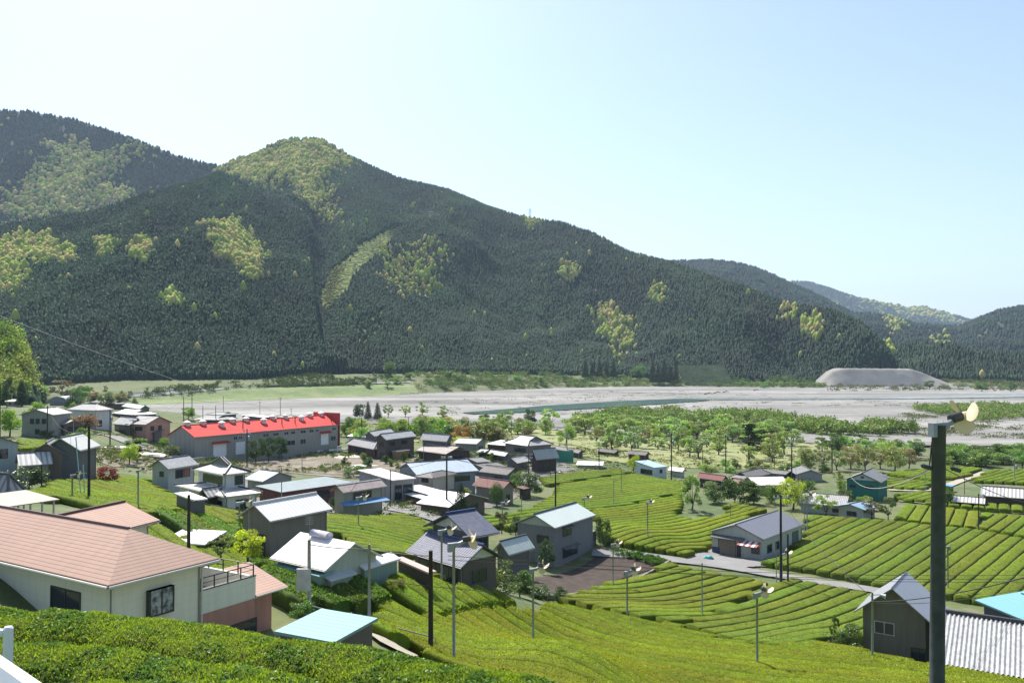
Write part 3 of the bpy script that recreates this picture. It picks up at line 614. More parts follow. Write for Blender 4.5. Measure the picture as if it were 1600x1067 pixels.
def volume(par, C, L, R, h, rise, roof, wall, rt='gable', ridge='R', ov=.5, z0=None, bot=-1.5, wins=(), caps=RIDGE, th=.14, fr=None, capr=.11, wallpart=True, yb=None):
    global ZK
    if yb is not None:
        q = at(C[0], yb); hr = (yb-C[1])/FOC*q[1]; ZK = hr/h; z0 = q[2]
    fr = fr or frame(C, L, R, h*ZK, z0); c, r, l, a, b, z = fr
    if par.get('_new'):
        par.location = (float(c[0]+(r[0]*a+l[0]*b)/2), float(c[1]+(r[1]*a+l[1]*b)/2), z); del par['_new']; par['gz'] = z
    org = Vector(par.location)
    mb, lines = roof_mesh(a, b, h, rise, rt, ridge, th); xform(mb, c, r, l, z, org); ro = mb.build('roof', roof, par)
    if caps and lines:
        k = MB()
        for p, q in lines:
            k.tube([Vector(p)+Vector((0,0,capr*.5)), Vector(q)+Vector((0,0,capr*.5))], capr, 6)
        xform(k, c, r, l, z, org); k.build('ridge_cap', caps, ro)
    if wallpart:
        mw = wall_mesh(a, b, h, rise, rt, ridge, ov, bot); xform(mw, c, r, l, z, org); mw.build('wall', wall, par)
    if wallpart and rt in ('gable', 'hip', 'irimoya') and b > 2 and a > 2:
        g = MB()
        if rt != 'gable' or ridge == 'R': g.tube([(0,-.05,h-.12),(a,-.05,h-.12)], .055, 5); g.tube([(a-.15,-.02,h-.15),(a-ov-.1,ov-.05,h-.45),(a-ov-.1,ov-.05,max(bot,-1))], .045, 5)
        if rt != 'gable' or ridge == 'L': g.tube([(-.05,0,h-.12),(-.05,b,h-.12)], .055, 5); g.tube([(-.02,.15,h-.15),(ov-.05,ov+.1,h-.45),(ov-.05,ov+.1,max(bot,-1))], .045, 5)
        if g.v: xform(g, c, r, l, z, org); g.build('gutter', GUT, par)
    for q in wins: window(par, fr, *q[:5], ov, *q[5:])
    return fr
def house(name, label, cat='house', group=None):
    global ZK
    ZK = 1.0
    o = empty(name, (0,0,0), label, cat, group); o['_new'] = 1; return o
W_ = mwall; GUT = mplain('gutter_plastic', (.28,.26,.24), .5, .2)
WH = W_((.62,.63,.6)); CRM = W_((.5,.46,.36)); GRY = W_((.3,.31,.3)); DGR = W_((.13,.13,.13)); BRN = W_((.16,.115,.085), 'board'); DBR = W_((.07,.05,.04), 'board')
BLG = W_((.38,.44,.44)); TAN = W_((.3,.27,.21)); PNK = W_((.45,.25,.2)); GGN = W_((.27,.36,.3), 'sheet'); SHT = W_((.3,.3,.28), 'sheet')
def gable_panel(par, fr, face, h, rise, ov, mat):
    c, r, l, a, b, z = fr; W = b if face == 'L' else a; e = ov-.03; t = ov/(W/2); s0 = ov+.25; zb = h+rise*(s0/(W/2))-.3; mb = MB()
    pts = [(s0, zb), (W-s0, zb), (W/2, h+rise-.35)]
    mb.face([(e, p, q) if face == 'L' else (p, e, q) for p, q in (pts[::-1] if face == 'L' else pts)]); xform(mb, c, r, l, z, par.location); mb.build('gable_panel', mat, par)
def wn(f, u0, u1, z0=1.0, z1=2.1, *k): return (f, u0, u1, z0, z1)+k
SILV = (.42,.43,.42); LGT = (.6,.6,.57); DK = (.09,.09,.1); WHT = (.72,.72,.7)
TS = mroof('tile', (.48,.475,.46), .4); TD = mroof('tile', (.1,.1,.1), .5); TL = mroof('tile', (.5,.49,.47), .4)
def simple(name, label, C, L, R, h, rise, roof, wall, **k):
    cat = k.pop('cat', 'house'); g = k.pop('group', None); o = house(name, label, cat, g); fr = volume(o, C, L, R, h, rise, roof, wall, **k); return o, fr
# --- left village, far
o, f = simple('grey_house', 'grey two storey house with pale metal roof above the small tea patch at far left', (83,648), (29,648), 9, 5.4, 1.3, mroof('seam', SILV), W_((.27,.28,.26)), ridge='R', wins=[wn('L',.2,.33,3.3,4.4), wn('L',.42,.53,3.3,4.4), wn('L',.6,.72,3.3,4.4), wn('L',.42,.55,.9,2)], yb=684)
volume(o, (99,663), (80,661), 5, 2.9, .9, mroof('tile', (.5,.47,.47)), BRN, ridge='L', z0=f[5], wins=[wn('R',.2,.8,.2,2.2)])
simple('white_house', 'white house with a hipped grey roof and a blank pale wall at far left', (150,641), (101,639.5), (163,637.5), 5.2, 1.5, mroof('tile', (.45,.43,.41), .4), WH, rt='hip', ridge='L', wins=[wn('L',.1,.22,3,4), wn('R',.1,.35,.6,2.3)], yb=670)
simple('hip_roofed_house', 'low brown house with dark hipped roof beside the far road', (176,631), (140,628), (187,628), 3.4, 1.5, mroof('tile', (.16,.15,.15)), BRN, rt='irimoya', ridge='L', wins=[wn('L',.3,.6)], yb=640)
simple('white_roofed_house', 'house with a glaring white sloped roof and green gable nearest the far grass bank', (218,639), (190,634.5), (237,633), 3.6, 2.0, mroof('corrug', WHT), W_((.12,.16,.12)), ridge='L', wins=[wn('R',.3,.6)], yb=649)
simple('tiled_house', 'dark house with grey tiled irimoya roof below the glaring white roof', (208,648), (172,645), (222,642), 3.6, 2.2, TS, DGR, rt='irimoya', ridge='L', wins=[wn('L',.3,.7)], yb=658)
simple('striped_roof_house', 'dark shed like house with white and grey striped roof beside the pink walled house', (202,664), (175,661.5), (210,659), 3.3, 1.9, mroof('stripe', (.5,.5,.48)), DGR, ridge='L', wins=[wn('L',.3,.7,.3,2.1)], yb=681)
o, f = simple('pink_walled_house', 'salmon pink gabled house with grey tile roof left of the red roofed factory', (228,663), (197,661), (270,659.5), 4.7, 1.9, mroof('tile', (.22,.22,.23)), PNK, ridge='L', wins=[wn('R',.18,.32,2.9,4), wn('R',.5,.64,2.9,4), wn('L',.2,.6,2.9,3.9)], yb=690)
volume(o, (240,676), (189,671), (258,674), 2.3, .7, mroof('tile', (.2,.2,.2)), DGR, rt='shed', ridge='L', z0=f[5], caps=None)
simple('white_shed', 'small white roofed shed under the dark knoll at the far left edge', (24,627), (8,627), 6, 3, 1, mroof('corrug', WHT), SHT, ridge='L', cat='shed', wins=[wn('L',.5,.8)], yb=635)
o = house('barrel_roofed_shed', 'grey corrugated shed with a rounded barrel roof among trees at far left', 'shed')
c_ = at(90,634); o.location = c_; del o['_new']; mb = MB()
pr = [(3.2*math.cos(t), 2.2+1.6*math.sin(t)) for t in np.linspace(0, math.pi, 13)]
for i in range(12): mb.face([(pr[i][0],0,pr[i][1]),(pr[i+1][0],0,pr[i+1][1]),(pr[i+1][0],9,pr[i+1][1]),(pr[i][0],9,pr[i][1])], [(0,i*.8),(0,i*.8+.8),(9,i*.8+.8),(9,i*.8)])
mb.build('roof', mroof('corrug', (.4,.42,.43)), o); mb = MB(); mb.face([(3.2,0,-1),(3.2,0,2.2)]+[(x,0,z) for x, z in pr[1:-1]]+[(-3.2,0,2.2),(-3.2,0,-1)]); mb.box((-3.2,.02,-1),(3.2,8.9,2.19)); mb.build('wall', W_((.2,.22,.25),'sheet'), o)
# near-left
simple('blue_grey_house', 'pale blue grey house with dark eaves cut by the left edge of the picture', (37,694), (-62,700), 9, 5.3, 1.9, mroof('tile', DK), BLG, ridge='R', ov=.6, wins=[wn('L',.62,.8,3.1,4.6), wn('L',.2,.4,3.1,4.6)], yb=742)
simple('striped_shed', 'shed with a boldly striped silver and dark roof beside the pale blue grey house', (29,727.5), 4.2, (83,724), 2.8, 2.2, mroof('stripe', (.5,.5,.48)), SHT, ridge='R', caps=RIDGE, cat='shed', capr=.1, wins=[wn('R',.3,.6)], yb=750)
o, f = simple('brown_walled_house', 'brown walled house with a dark gable beside the striped roof shed', (112,713), (30,716), 7, 3.2, 1.8, mroof('tile', (.3,.3,.3)), W_((.2,.15,.12)), ridge='R', wins=[wn('L',.6,.8)], yb=752)
volume(o, (125,703.5), (62,704), 7, 4.0, 1.6, mroof('seam', (.5,.51,.48)), DGR, ridge='R', z0=f[5])
simple('corner_house', 'dark tiled roof corner poking in at the left edge above the pale carport', (12,771), (-40,768), (26,763), 3, 1.4, mroof('stripe', (.35,.35,.34)), DGR, rt='hip', ridge='L')
# carport
o = house('carport', 'long open carport with a pale beige corrugated roof above the pink tiled roof', 'carport')
f = volume(o, (-35,798), 4.6, (93,779.5), 2.3, .35, mroof('seam', (.36,.345,.25)), None, rt='shed', ridge='R', caps=None, wallpart=False, th=.08)
for i in range(7):
    for yy in (.25, f[4]-.25):
        mb = MB(); mb.box((.3+i*(f[3]-.6)/6-.05, yy-.05, -1), (.3+i*(f[3]-.6)/6+.05, yy+.05, 2.28+.35*yy/f[4]-.08)); xform(mb, *f[:3], f[5], o.location); mb.build('post', METG, o)
# pink roofed house, near
PR = mroof('shingle', (.5,.325,.25), .75, .12); PW = W_((.8,.76,.62), 'fine'); PW2 = W_((.46,.23,.185))
o = house('pink_roofed_house', 'large cream and terracotta house with a pink coursed tile roof in the left foreground', 'house')
F = frame((169,914.5), (-220,824), (346,858), 5.4, 13.2)
c_, r_, l_, a_, b_, z_ = F
DKR = mplain('dark_ridge', (.09,.03,.025), .5, .2)
volume(o, None, None, None, 5.4, 1.95, PR, PW, rt='hip', ridge='L', ov=.75, bot=-3.5, fr=F, caps=None, th=.16)
ra = a_/2; k = MB(); k.tube([(ra, ra+.0, 5.4+1.96), (ra, b_-ra, 5.4+1.96)], .09, 6); xform(k, c_, r_, l_, z_, o.location); k.build('ridge_cap', DKR, o)
# rear wing with its own ridge
volume(o, (120,845), 7, (250,812), 4.2, 1.25, PR, PW, rt='gable', ridge='R', ov=.6, z0=z_, caps=DKR, bot=-2)
bx_ = MB(); W0 = a_-1.5; s0, s1 = .75+.37*W0, .75+.63*W0
bx_.box((s0-.06,-.33,2.97),(s1+.06,0,3.05)); bx_.box((s0-.08,-.36,4.4),(s1+.08,0,4.4)); bx_.box((s0-.06,-.33,3.05),(s0+.02,0,4.4)); bx_.box((s1-.02,-.33,3.05),(s1+.06,0,4.4)); bx_.box(((s0+s1)/2-.03,-.33,3.05),((s0+s1)/2+.03,-.27,4.4))
bx_.xf(lambda p: Vector((p.x, p.y+.75, p.z))); xform(bx_, c_, r_, l_, z_, o.location); bw = bx_.build('bay_window', METD, o)
gb = MB(); gb.box((s0+.02,-.3,3.06),(s1-.02,-.28,4.39)); gb.xf(lambda p: Vector((p.x, p.y+.75, p.z))); xform(gb, c_, r_, l_, z_, o.location)
mg = N('curtained_glass'); mg.l(mg.ramp(mg.noise(2.5, 5, mg.pos()), [(.4, (.05,.06,.06)), (.6, (.35,.38,.4))]), mg.b.inputs['Base Color']); mg.b.inputs['Roughness'].default_value = .15
gb.build('pane', mg.m, bw)
q0 = 2.6; window(o, F, 'L', 2.9/(b_-1.5), 5.6/(b_-1.5), 2.9, 4.3, .75, METD)
# gutters and downpipes
gt = MB(); gt.tube([(0,-.06,5.28),(a_,-.06,5.28)], .07, 6); gt.tube([(-.06,0,5.28),(-.06,b_,5.28)], .07, 6)
gt.tube([(.1,.05,5.2),(.7,.66,4.95),(.7,.66,-3)], .06, 6); gt.tube([(a_-.1,.05,5.2),(a_-.7,.66,4.95),(a_-.7,.66,-3)], .06, 6)
xform(gt, c_, r_, l_, z_, o.location); gt.build('gutter', mplain('white_gutter', (.62,.6,.53), .5, .1), o)
# lower right wing: terrace with parapet, terracotta ground floor
def pbox(mb, a0, b0): mb.box(a0, b0)
ax = a_-.75; L2 = 4.1
mb = MB(); mb.box((ax+.003, .75, 2.2), (ax+L2, .95, 3.55)); mb.box((ax+L2-.2, .95, 2.2), (ax+L2, 6.5, 3.55)); mb.box((ax+.003, 6.3, 2.2), (ax+L2-.2, 6.5, 4.3))
xform(mb, c_, r_, l_, z_, o.location); mb.build('parapet', W_((.74,.72,.62), 'fine'), o)
mb = MB(); mb.box((ax+.003, .78, -3.5), (ax+L2-.03, 6.45, 2.198)); xform(mb, c_, r_, l_, z_, o.location); mb.build('lower_wall', PW2, o)
mb = MB(); mb.box((ax+.01, .96, 2.3), (ax+L2-.21, 6.29, 2.35)); xform(mb, c_, r_, l_, z_, o.location); mb.build('terrace_deck', mplain('deck_tile', (.2,.19,.17), .6), o)
mb = MB()
for q in ([(ax+.1,.85),(ax+L2-.1,.85)], [(ax+L2-.1,.85),(ax+L2-.1,6.4)], [(ax+.1,6.4),(ax+L2-.1,6.4)]):
    (xa,ya),(xb,yb) = q
    zt = 4.25
    mb.tube([(xa,ya,zt),(xb,yb,zt)], .035, 5); mb.tube([(xa,ya,zt-.3),(xb,yb,zt-.3)], .02, 5)
    for t in np.linspace(0, 1, 5): mb.box((xa+(xb-xa)*t-.03, ya+(yb-ya)*t-.03, 3.5), (xa+(xb-xa)*t+.03, ya+(yb-ya)*t+.03, zt))
mb.box((ax, .72, 3.55), (ax+L2+.03, .99, 3.62)); xform(mb, c_, r_, l_, z_, o.location); mb.build('railing', METD, o)
mb = MB(); mb.box((ax+1.9,.7,-.2),(ax+4.2,.79,1.0)); xform(mb, c_, r_, l_, z_, o.location); lw = mb.build('window', METD, o)
mb = MB(); mb.box((ax+2,.68,-.1),(ax+4.1,.72,.9)); xform(mb, c_, r_, l_, z_, o.location); mb.build('pane', GLASS, lw)
mb = MB(); mb.box((ax+L2-.02, 1.4, -3.5), (ax+L2+1.9, 4.2, 2.4)); xform(mb, c_, r_, l_, z_, o.location); mb.build('annex_wall', PW2, o)
mb, ln = roof_mesh(4.2, 6.8, 1.3, 1.0, 'hip', 'L', .12); mb.xf(lambda p: Vector((p.x+ax+L2-1.0, p.y+.8, p.z))); 
mb, ln = roof_mesh(2.6, 3.6, 2.35, 1.1, 'shed', 'R', .12); mb.xf(lambda p: Vector((p.x+ax+L2+.01, p.y+.7, p.z))); xform(mb, c_, r_, l_, z_, o.location); mb.build('annex_roof', PR, o)
mb = MB(); mb.tube([(ax+L2+.1,.75,2.2),(ax+L2+.1,1.3,2.0),(ax+L2+.1,1.3,-3)], .05, 6); mb.tube([(ax+L2,.66,2.28),(ax+L2+2.6,.66,2.28)], .055, 6); xform(mb, c_, r_, l_, z_, o.location); mb.build('downpipe', mplain('white_gutter', (.62,.6,.53), .5, .1), o)
simple('white_lean_to', 'plain white sheet lean to roof just behind the pink roofed house', (320,850), (250,846), 3.5, 2.4, .5, mroof('flat', (.75,.75,.73)), DBR, rt='shed', ridge='L', caps=None, z0=11.2, cat='canopy')
# --- centre left
o, f = simple('pale_grey_house', 'pale grey two storey house with plain light tile roof left of the white walled house', (263,732.5), (232,726.5), (311,725), 4.6, 1.7, TL, W_((.42,.44,.43)), ridge='R', wins=[wn('L',.3,.52,2.9,3.9), wn('R',.28,.55,2.4,4.0), wn('R',.6,.82,2.4,4.0,None,None,W_((.3,.12,.1)))], yb=769)
o = house('white_walled_house', 'white walled two storey Japanese house with irimoya roof and dark windows', 'house')
f = volume(o, (350,741.5), (301,732.5), (394,734), 5.6, 2.0, mroof('tile', (.58,.56,.53), .4), WH, rt='irimoya', ridge='R', wins=[wn('L',.12,.8,3.9,5.0,DGR), wn('R',.48,.85,3.8,5.1)], capr=.16, yb=799)
volume(o, (352,776), (272,757), (412,763), 2.9, 1.0, mroof('tile', (.58,.56,.53), .4), WH, rt='hip', ridge='R', z0=f[5], wins=[wn('R',.3,.8,.3,2.1), wn('L',.1,.5,.4,1.9)], capr=.12)
volume(o, (325,776.5), (309,764), (353,772), 2.7, 1.1, mroof('stripe', (.6,.57,.53)), DBR, ridge='R', z0=f[5], capr=.12)
simple('white_carport', 'small flat white canopy at the foot of the white walled house', (302,781), (272,772), (308,770), 2.2, .15, mroof('flat', WHT), DGR, rt='flat', caps=None, cat='canopy', ov=.2)
o, f = simple('blue_roofed_workshop', 'low workshop with a pale blue metal gable roof behind the white walled house', (411,752), (382,737), (462,745), 3.2, 1.5, mroof('seam', (.3,.38,.45)), SHT, ridge='L', cat='workshop', wins=[wn('R',.4,.7)], yb=776)
simple('teal_roofed_workshop', 'wide low workshop with a weathered teal grey sheet roof and reddish wall', (440,769), (400,750.5), (551,753), 3.2, .5, mroof('corrug', (.16,.22,.24), .5, .3), W_((.18,.07,.06),'sheet'), rt='shed', caps=None, cat='workshop', wins=[wn('R',.1,.3), wn('R',.45,.7,.2,2.2)], yb=791)
o, f = simple('brown_house', 'tall brown rendered house with a brilliant white tiled roof beside the glossy tea hedge', (422,814), (372,799), (520,794.5), 5.0, 1.6, mroof('seam', (.68,.67,.65), .45, .1), W_((.2,.175,.15)), ridge='R', ov=.4, caps=mplain('pale_ridge', (.55,.54,.52)), capr=.15, wins=[wn('L',.2,.5,.6,3.2,None,None,DBR)], yb=884)
o, f = simple('blue_canopied_house', 'beige two storey house with rusty pink roof and a bright blue lower canopy', (536,769.5), (516,760), (605,759), 5.2, 1.3, mroof('tile', (.5,.4,.37)), W_((.32,.3,.25)), ridge='R', wins=[wn('R',.25,.7,3.2,4.6)], caps=mplain('pale_ridge', (.55,.54,.52)), yb=807)
volume(o, (540,790.5), 1.6, (610,781), 2.6, .5, mroof('seam', (.1,.26,.48)), None, rt='shed', ridge='R', z0=f[5], caps=None, wallpart=False, th=.08)
simple('long_flat_roofed_shed', 'long grey shed with a thin pale pink flat roof behind the blue canopied house', (613,750), (558,737), (651,747), 3.3, .3, mroof('flat', (.6,.55,.52)), SHT, rt='flat', caps=None, cat='shed', ov=.3, wins=[wn('R',.1,.4,.4,2.4), wn('R',.5,.9,1.2,2.4)], yb=786)
# white roofed with cream upper storey
o = house('cream_house', 'cream walled house with brown hipped upper roof over bright white lower roofs', 'house')
f = volume(o, (702,792), (651,783), (764,778), 2.9, 2.3, mroof('flat', (.74,.74,.73)), W_((.13,.1,.08), 'board'), ridge='L', wins=[wn('R',.5,.8)], caps=None, yb=810)
volume(o, (677,746.5), (648,740.5), (716,739), 5.6, 1.0, mroof('tile', (.14,.12,.11)), CRM, rt='hip', ridge='R', z0=f[5], wins=[wn('L',.3,.75,4.0,5.1)], bot=1)
volume(o, (659,779), (617,769), 4, 2.6, .4, mroof('flat', (.62,.62,.6)), W_((.13,.1,.08), 'board'), rt='shed', ridge='R', z0=f[5], caps=None)
volume(o, (668,772), (625,762.5), 4, 3.2, .4, mroof('flat', (.66,.66,.65)), W_((.13,.1,.08), 'board'), rt='shed', ridge='R', z0=f[5], caps=None)
simple('long_blue_metal_roofed_house', 'long building with a shiny pale blue seamed metal roof behind the cream house', (651,742), (620,736.5), (748,735), 4.4, 1.9, mroof('seam', (.34,.42,.5), .4), W_((.22,.26,.27),'sheet'), ridge='R', cat='workshop', wins=[wn('L',.25,.45,2.6,3.8), wn('L',.55,.75,2.6,3.8), wn('R',.55,.9,2.4,3.4)], yb=775)
o, f = simple('dark_two_storey_house', 'dark brown two storey house with silver tiled roof facing the vegetable plots', (603,687), (585,678.5), (651,681), 5.7, 1.5, TL, W_((.11,.09,.075)), ridge='R', wins=[wn('L',.2,.7,3.6,4.8), wn('R',.12,.32,3.8,4.8), wn('R',.55,.75,3.8,4.8), wn('L',.3,.6,.4,2)], yb=719)
volume(o, (584,701.5), (540,693), (603,696), 2.9, 1.6, TS, DBR, rt='hip', ridge='L', z0=f[5], wins=[wn('L',.3,.7)])
volume(o, (585,681.5), (568,679), (618,676), 5.2, 1.3, TL, DGR, ridge='R', z0=f[5])
simple('timber_shed', 'small flat roofed timber shed stacked with wood beside the dark two storey house', (620,705.5), (612,703.5), (641,702.5), 2.8, .15, mroof('flat', (.4,.34,.28)), W_((.3,.19,.1), 'board'), rt='flat', caps=None, cat='shed', ov=.15, yb=719)
o, f = simple('silver_tiled_house', 'dark two storey house with silver tile roof right of the dark brown house', (698,689.5), (656,686), (709,684), 5.2, 1.5, TL, DGR, ridge='L', wins=[wn('R',.3,.7,3.4,4.6)], yb=723)
volume(o, (697,709), (650,703), (738,703), 2.8, 1.4, mroof('tile', (.42,.35,.32)), DBR, ridge='L', z0=f[5], wins=[wn('R',.3,.7)])
simple('low_tiled_house', 'low house with broad pale tiled roof among shrubs by the park', (745,693.5), (708,692), (762,687.5), 3.4, 1.7, TL, SHT, ridge='L', wins=[wn('R',.3,.7)], yb=706)
o, f = simple('big_hip_roofed_house', 'big house with a broad pale grey irimoya roof at the centre of the village', (825,696.5), (786,691), (865,693.5), 5.2, 2.3, TL, W_((.2,.17,.15)), rt='irimoya', ridge='L', capr=.16, wins=[wn('L',.1,.6,2.9,4.2,DGR), wn('R',.2,.7,2.9,4.2)], yb=723)
volume(o, (790,696), (758,693), 6, 3.6, 1.3, TL, DBR, rt='hip', ridge='L', z0=f[5])
for i, (nm, lb, C, L, R, h, ri, rf, wl) in enumerate([
 ('small_tiled_house', 'small gabled house with pale roof in front of the big irimoya roof', (789,712.5), (762,708), (800,707), 3.2, 1.4, TL, DGR),
 ('white_gabled_house', 'white roofed gabled house by the tea field below the big irimoya roof', (808,723.5), (788,713), (829,719.5), 3.2, 1.9, mroof('tile', (.62,.61,.58)), DGR),
 ('dark_gabled_house', 'dark gable fronted house with pale roof edge next to the green net', (838,718), (826,711), (874,714.5), 3.0, 2.1, TL, DBR),
 ('tiny_white_roofed_shed', 'tiny shed with a white flat roof beside the silver tiled house', (757,706.5), (744,702), (772,703), 2.8, .7, mroof('tile', (.66,.65,.62)), DGR),
 ('dark_flat_shed', 'low shed with a wide charcoal sheet roof right of the shiny blue roof', (760,733), (725,724), (795,730), 2.9, .9, mroof('corrug', (.1,.1,.1)), DGR),
 ('charcoal_roofed_shed', 'low charcoal roofed shed behind the wide charcoal sheet roof', (745,722), (718,716), (767,717.5), 3.2, .9, mroof('corrug', (.13,.13,.13)), DGR),
 ('dark_brown_roofed_shed', 'dark brown low gabled shed with pale barge boards above the rust red roof', (793,741.5), (748,736), (816,738), 2.9, 1.6, mroof('tile', (.08,.07,.065)), DGR),
 ('rust_roofed_shed', 'shed with a rust red sheet roof and greenish plank wall behind the round clipped tree', (786,764), (738,757), (808,752), 3.3, 1.4, mroof('corrug', (.2,.07,.055), .7, .3, (.12,.06,.05)), W_((.24,.21,.17),'sheet')),
 ('small_rust_shed', 'small dark open shed attached right of the rust red roof', (818,764), (806,760), (835,761), 2.6, .3, mroof('corrug', (.16,.08,.07)), DBR),
 ('long_dark_hall', 'long dark roofed hall beside the park right of the big irimoya roof', (904,708), (860,700), (914,702.5), 3.3, 2.0, mroof('tile', (.11,.1,.095)), W_((.13,.12,.1))),
 ('white_annex', 'small pale roofed annex between the big irimoya roof and the long dark hall', (872,700), (860,697), (885,697.5), 3.0, .5, TL, DGR),
 ('park_hut', 'low brown park hut with a pale right hand gable', (960,707.5), (930,704), (970,705), 2.8, 1.2, mroof('tile', (.14,.12,.11)), DBR),
 ('log_cabin', 'long dark brown park cabin with grey roof among park trees', (1009,711), (978,708.5), (1017,709), 2.9, 1.2, mroof('tile', (.14,.13,.12)), W_((.1,.05,.035),'board'))]):
    rd = 'R' if nm in ('dark_gabled_house', 'white_gabled_house', 'dark_flat_shed', 'small_rust_shed', 'charcoal_roofed_shed') else 'L'
    rt_ = 'flat' if nm in ('small_rust_shed',) else 'gable'
    simple(nm, lb, C, L, R, h, ri, rf, wl, ridge=rd, rt=rt_, caps=RIDGE if rt_ == 'gable' else None, cat='shed' if 'shed' in nm else ('hut' if nm in ('park_hut', 'log_cabin') else 'house'), wins=[wn('L',.2,.5,.9,1.9), wn('R',.35,.65,.9,1.9)], yb={'small_tiled_house': 725, 'white_gabled_house': 736, 'dark_gabled_house': 739, 'tiny_white_roofed_shed': 717, 'dark_flat_shed': 747, 'charcoal_roofed_shed': 733, 'dark_brown_roofed_shed': 757, 'rust_roofed_shed': 789, 'small_rust_shed': 781, 'long_dark_hall': 716, 'white_annex': 707, 'park_hut': 714, 'log_cabin': 721.5}[nm])
simple('white_greenhouse', 'low white sheeted greenhouse beside the green net at the edge of the tea field', (942,727), (900,726), 7, 2.0, 1.0, mroof('corrug', (.72,.7,.66)), W_((.5,.5,.48)), ridge='L', caps=None, cat='greenhouse', yb=734)
simple('factory_side_shed', 'white sheeted greenhouse behind the right end of the factory', (583,683), (542,681), 7, 2.4, .9, mroof('flat', (.75,.76,.75)), W_((.6,.62,.6)), ridge='L', caps=None, cat='greenhouse', yb=693)
simple('blue_white_shed', 'small white shed with a light blue sloping roof edged rusty orange beside the tea field', (1022,730.5), (992,726), (1042,717.5), 3.2, 1.0, mroof('seam', (.38,.52,.6)), W_((.55,.6,.62)), rt='shed', ridge='R', caps=None, cat='shed', ov=.15, wins=[wn('L',.1,.72,1.2,2.4), wn('R',.45,.65,1.6,2.5)], yb=749.5)
simple('tarp_shed', 'low shelter with white tarpaulin beside the light blue roofed shed', (1066,737), (1043,734), (1073,733), 2.4, 1.2, mroof('flat', (.6,.55,.45)), W_((.45,.45,.45)), ridge='L', caps=None, cat='shelter', yb=747)
# --- upper factory
o = house('red_roofed_factory', 'long grey factory with a bright red metal roof carrying round white vents', 'factory')
RED = mroof('seam', (.68,.055,.045), .8, .08); FW = W_((.33,.32,.285), 'sheet')
_q = at(304,717); ZK = (717-683)/FOC*_q[1]/5.9; F = frame((304,683), (262,671), (531,663), 5.9*ZK, _q[2]); c_, r_, l_, a_, b_, z_ = F
volume(o, None, None, None, 5.9, 2.8, RED, FW, ridge='R', ov=.35, fr=F, caps=mplain('red_cap', (.6,.05,.04)), capr=.12, bot=-5)
def loc_(mb): xform(mb, c_, r_, l_, z_, o.location); return mb
for (u0, u1, dm) in ((.11,.19,3.4),(.25,.31,3.4),(.86,.92,3.3)): window(o, F, 'R', u0, u1, -.1, dm, .35, FRAMEL, None, WHITE)
for (u0, u1) in ((.235,.26),(.27,.29),(.43,.47),(.5,.54),(.58,.61),(.63,.66),(.7,.74),(.77,.8),(.82,.84),(.95,.98)): window(o, F, 'R', u0, u1, 4.2, 5.0, .35, FRAMEL)
for (u0, u1) in ((.6,.66),(.7,.74),(.94,.98)): window(o, F, 'R', u0, u1, .9, 2.3, .35, FRAMEL)
for (u0, u1) in ((.1,.2),(.85,.93)):
    mb = MB(); x0, x1 = .35+u0*(a_-.7), .35+u1*(a_-.7); mb.hexa([(x0,-.9,3.6),(x1,-.9,3.6),(x1,.35,3.8),(x0,.35,3.8),(x0,-.9,3.7),(x1,-.9,3.7),(x1,.35,4.1),(x0,.35,4.1)]); loc_(mb).build('awning', RED, o)
mb = MB(); mb.box((a_-.1,.1,-1),(a_+.2,b_-.1,9.6)); loc_(mb).build('end_parapet', W_((.42,.07,.06)), o)
for i in range(11):
    t = .04+i*.092; x = t*a_; y = b_/2+(-1.4 if i % 3 == 2 else .2); zr = 5.9+2.8*(1-abs(y-b_/2)/(b_/2))
    mb = MB(); mb.tube([(x,y,zr-.4),(x,y,zr+.75)], [.7,.6], 12); mb.tube([(x,y,zr+.8),(x,y,zr+1.0),(x,y,zr+1.5)], [.95,.95,.15], 12); loc_(mb).build('roof_vent', mplain('vent_paint', (.62,.55,.54), .5), o)
for t, yy in ((.33,2.2),(.6,2.4),(.7,2.6),(.97,2.)):
    mb = MB(); mb.tube([(t*a_,yy,6),(t*a_,yy,9.2)], .13, 8); loc_(mb).build('flue_pipe', METD, o)
simple('factory_rear_house', 'grey low hipped roof house just behind the left of the factory', (345,656), (296,655), (372,652), 3.6, 2, mroof('tile', (.26,.26,.25)), DGR, rt='irimoya', ridge='L', yb=666)
simple('white_roofed_rear_shed', 'white flat roofed shed behind the middle of the factory', (410,652), (376,650), (418,649), 3.6, .6, mroof('flat', WHT), DGR, rt='flat', caps=None, cat='shed', yb=662)
simple('teal_rear_house', 'small teal roofed house behind the factory vents', (352,648), (322,647), (358,645), 4, 1.2, mroof('tile', (.14,.2,.19)), DGR, rt='irimoya', ridge='L', yb=659)
simple('rear_gable_house', 'dark house with teal roof behind the right half of the factory', (455,653), (430,651), (470,651), 3.8, 1.2, mroof('tile', (.16,.2,.19)), DGR, rt='hip', ridge='L', yb=663)
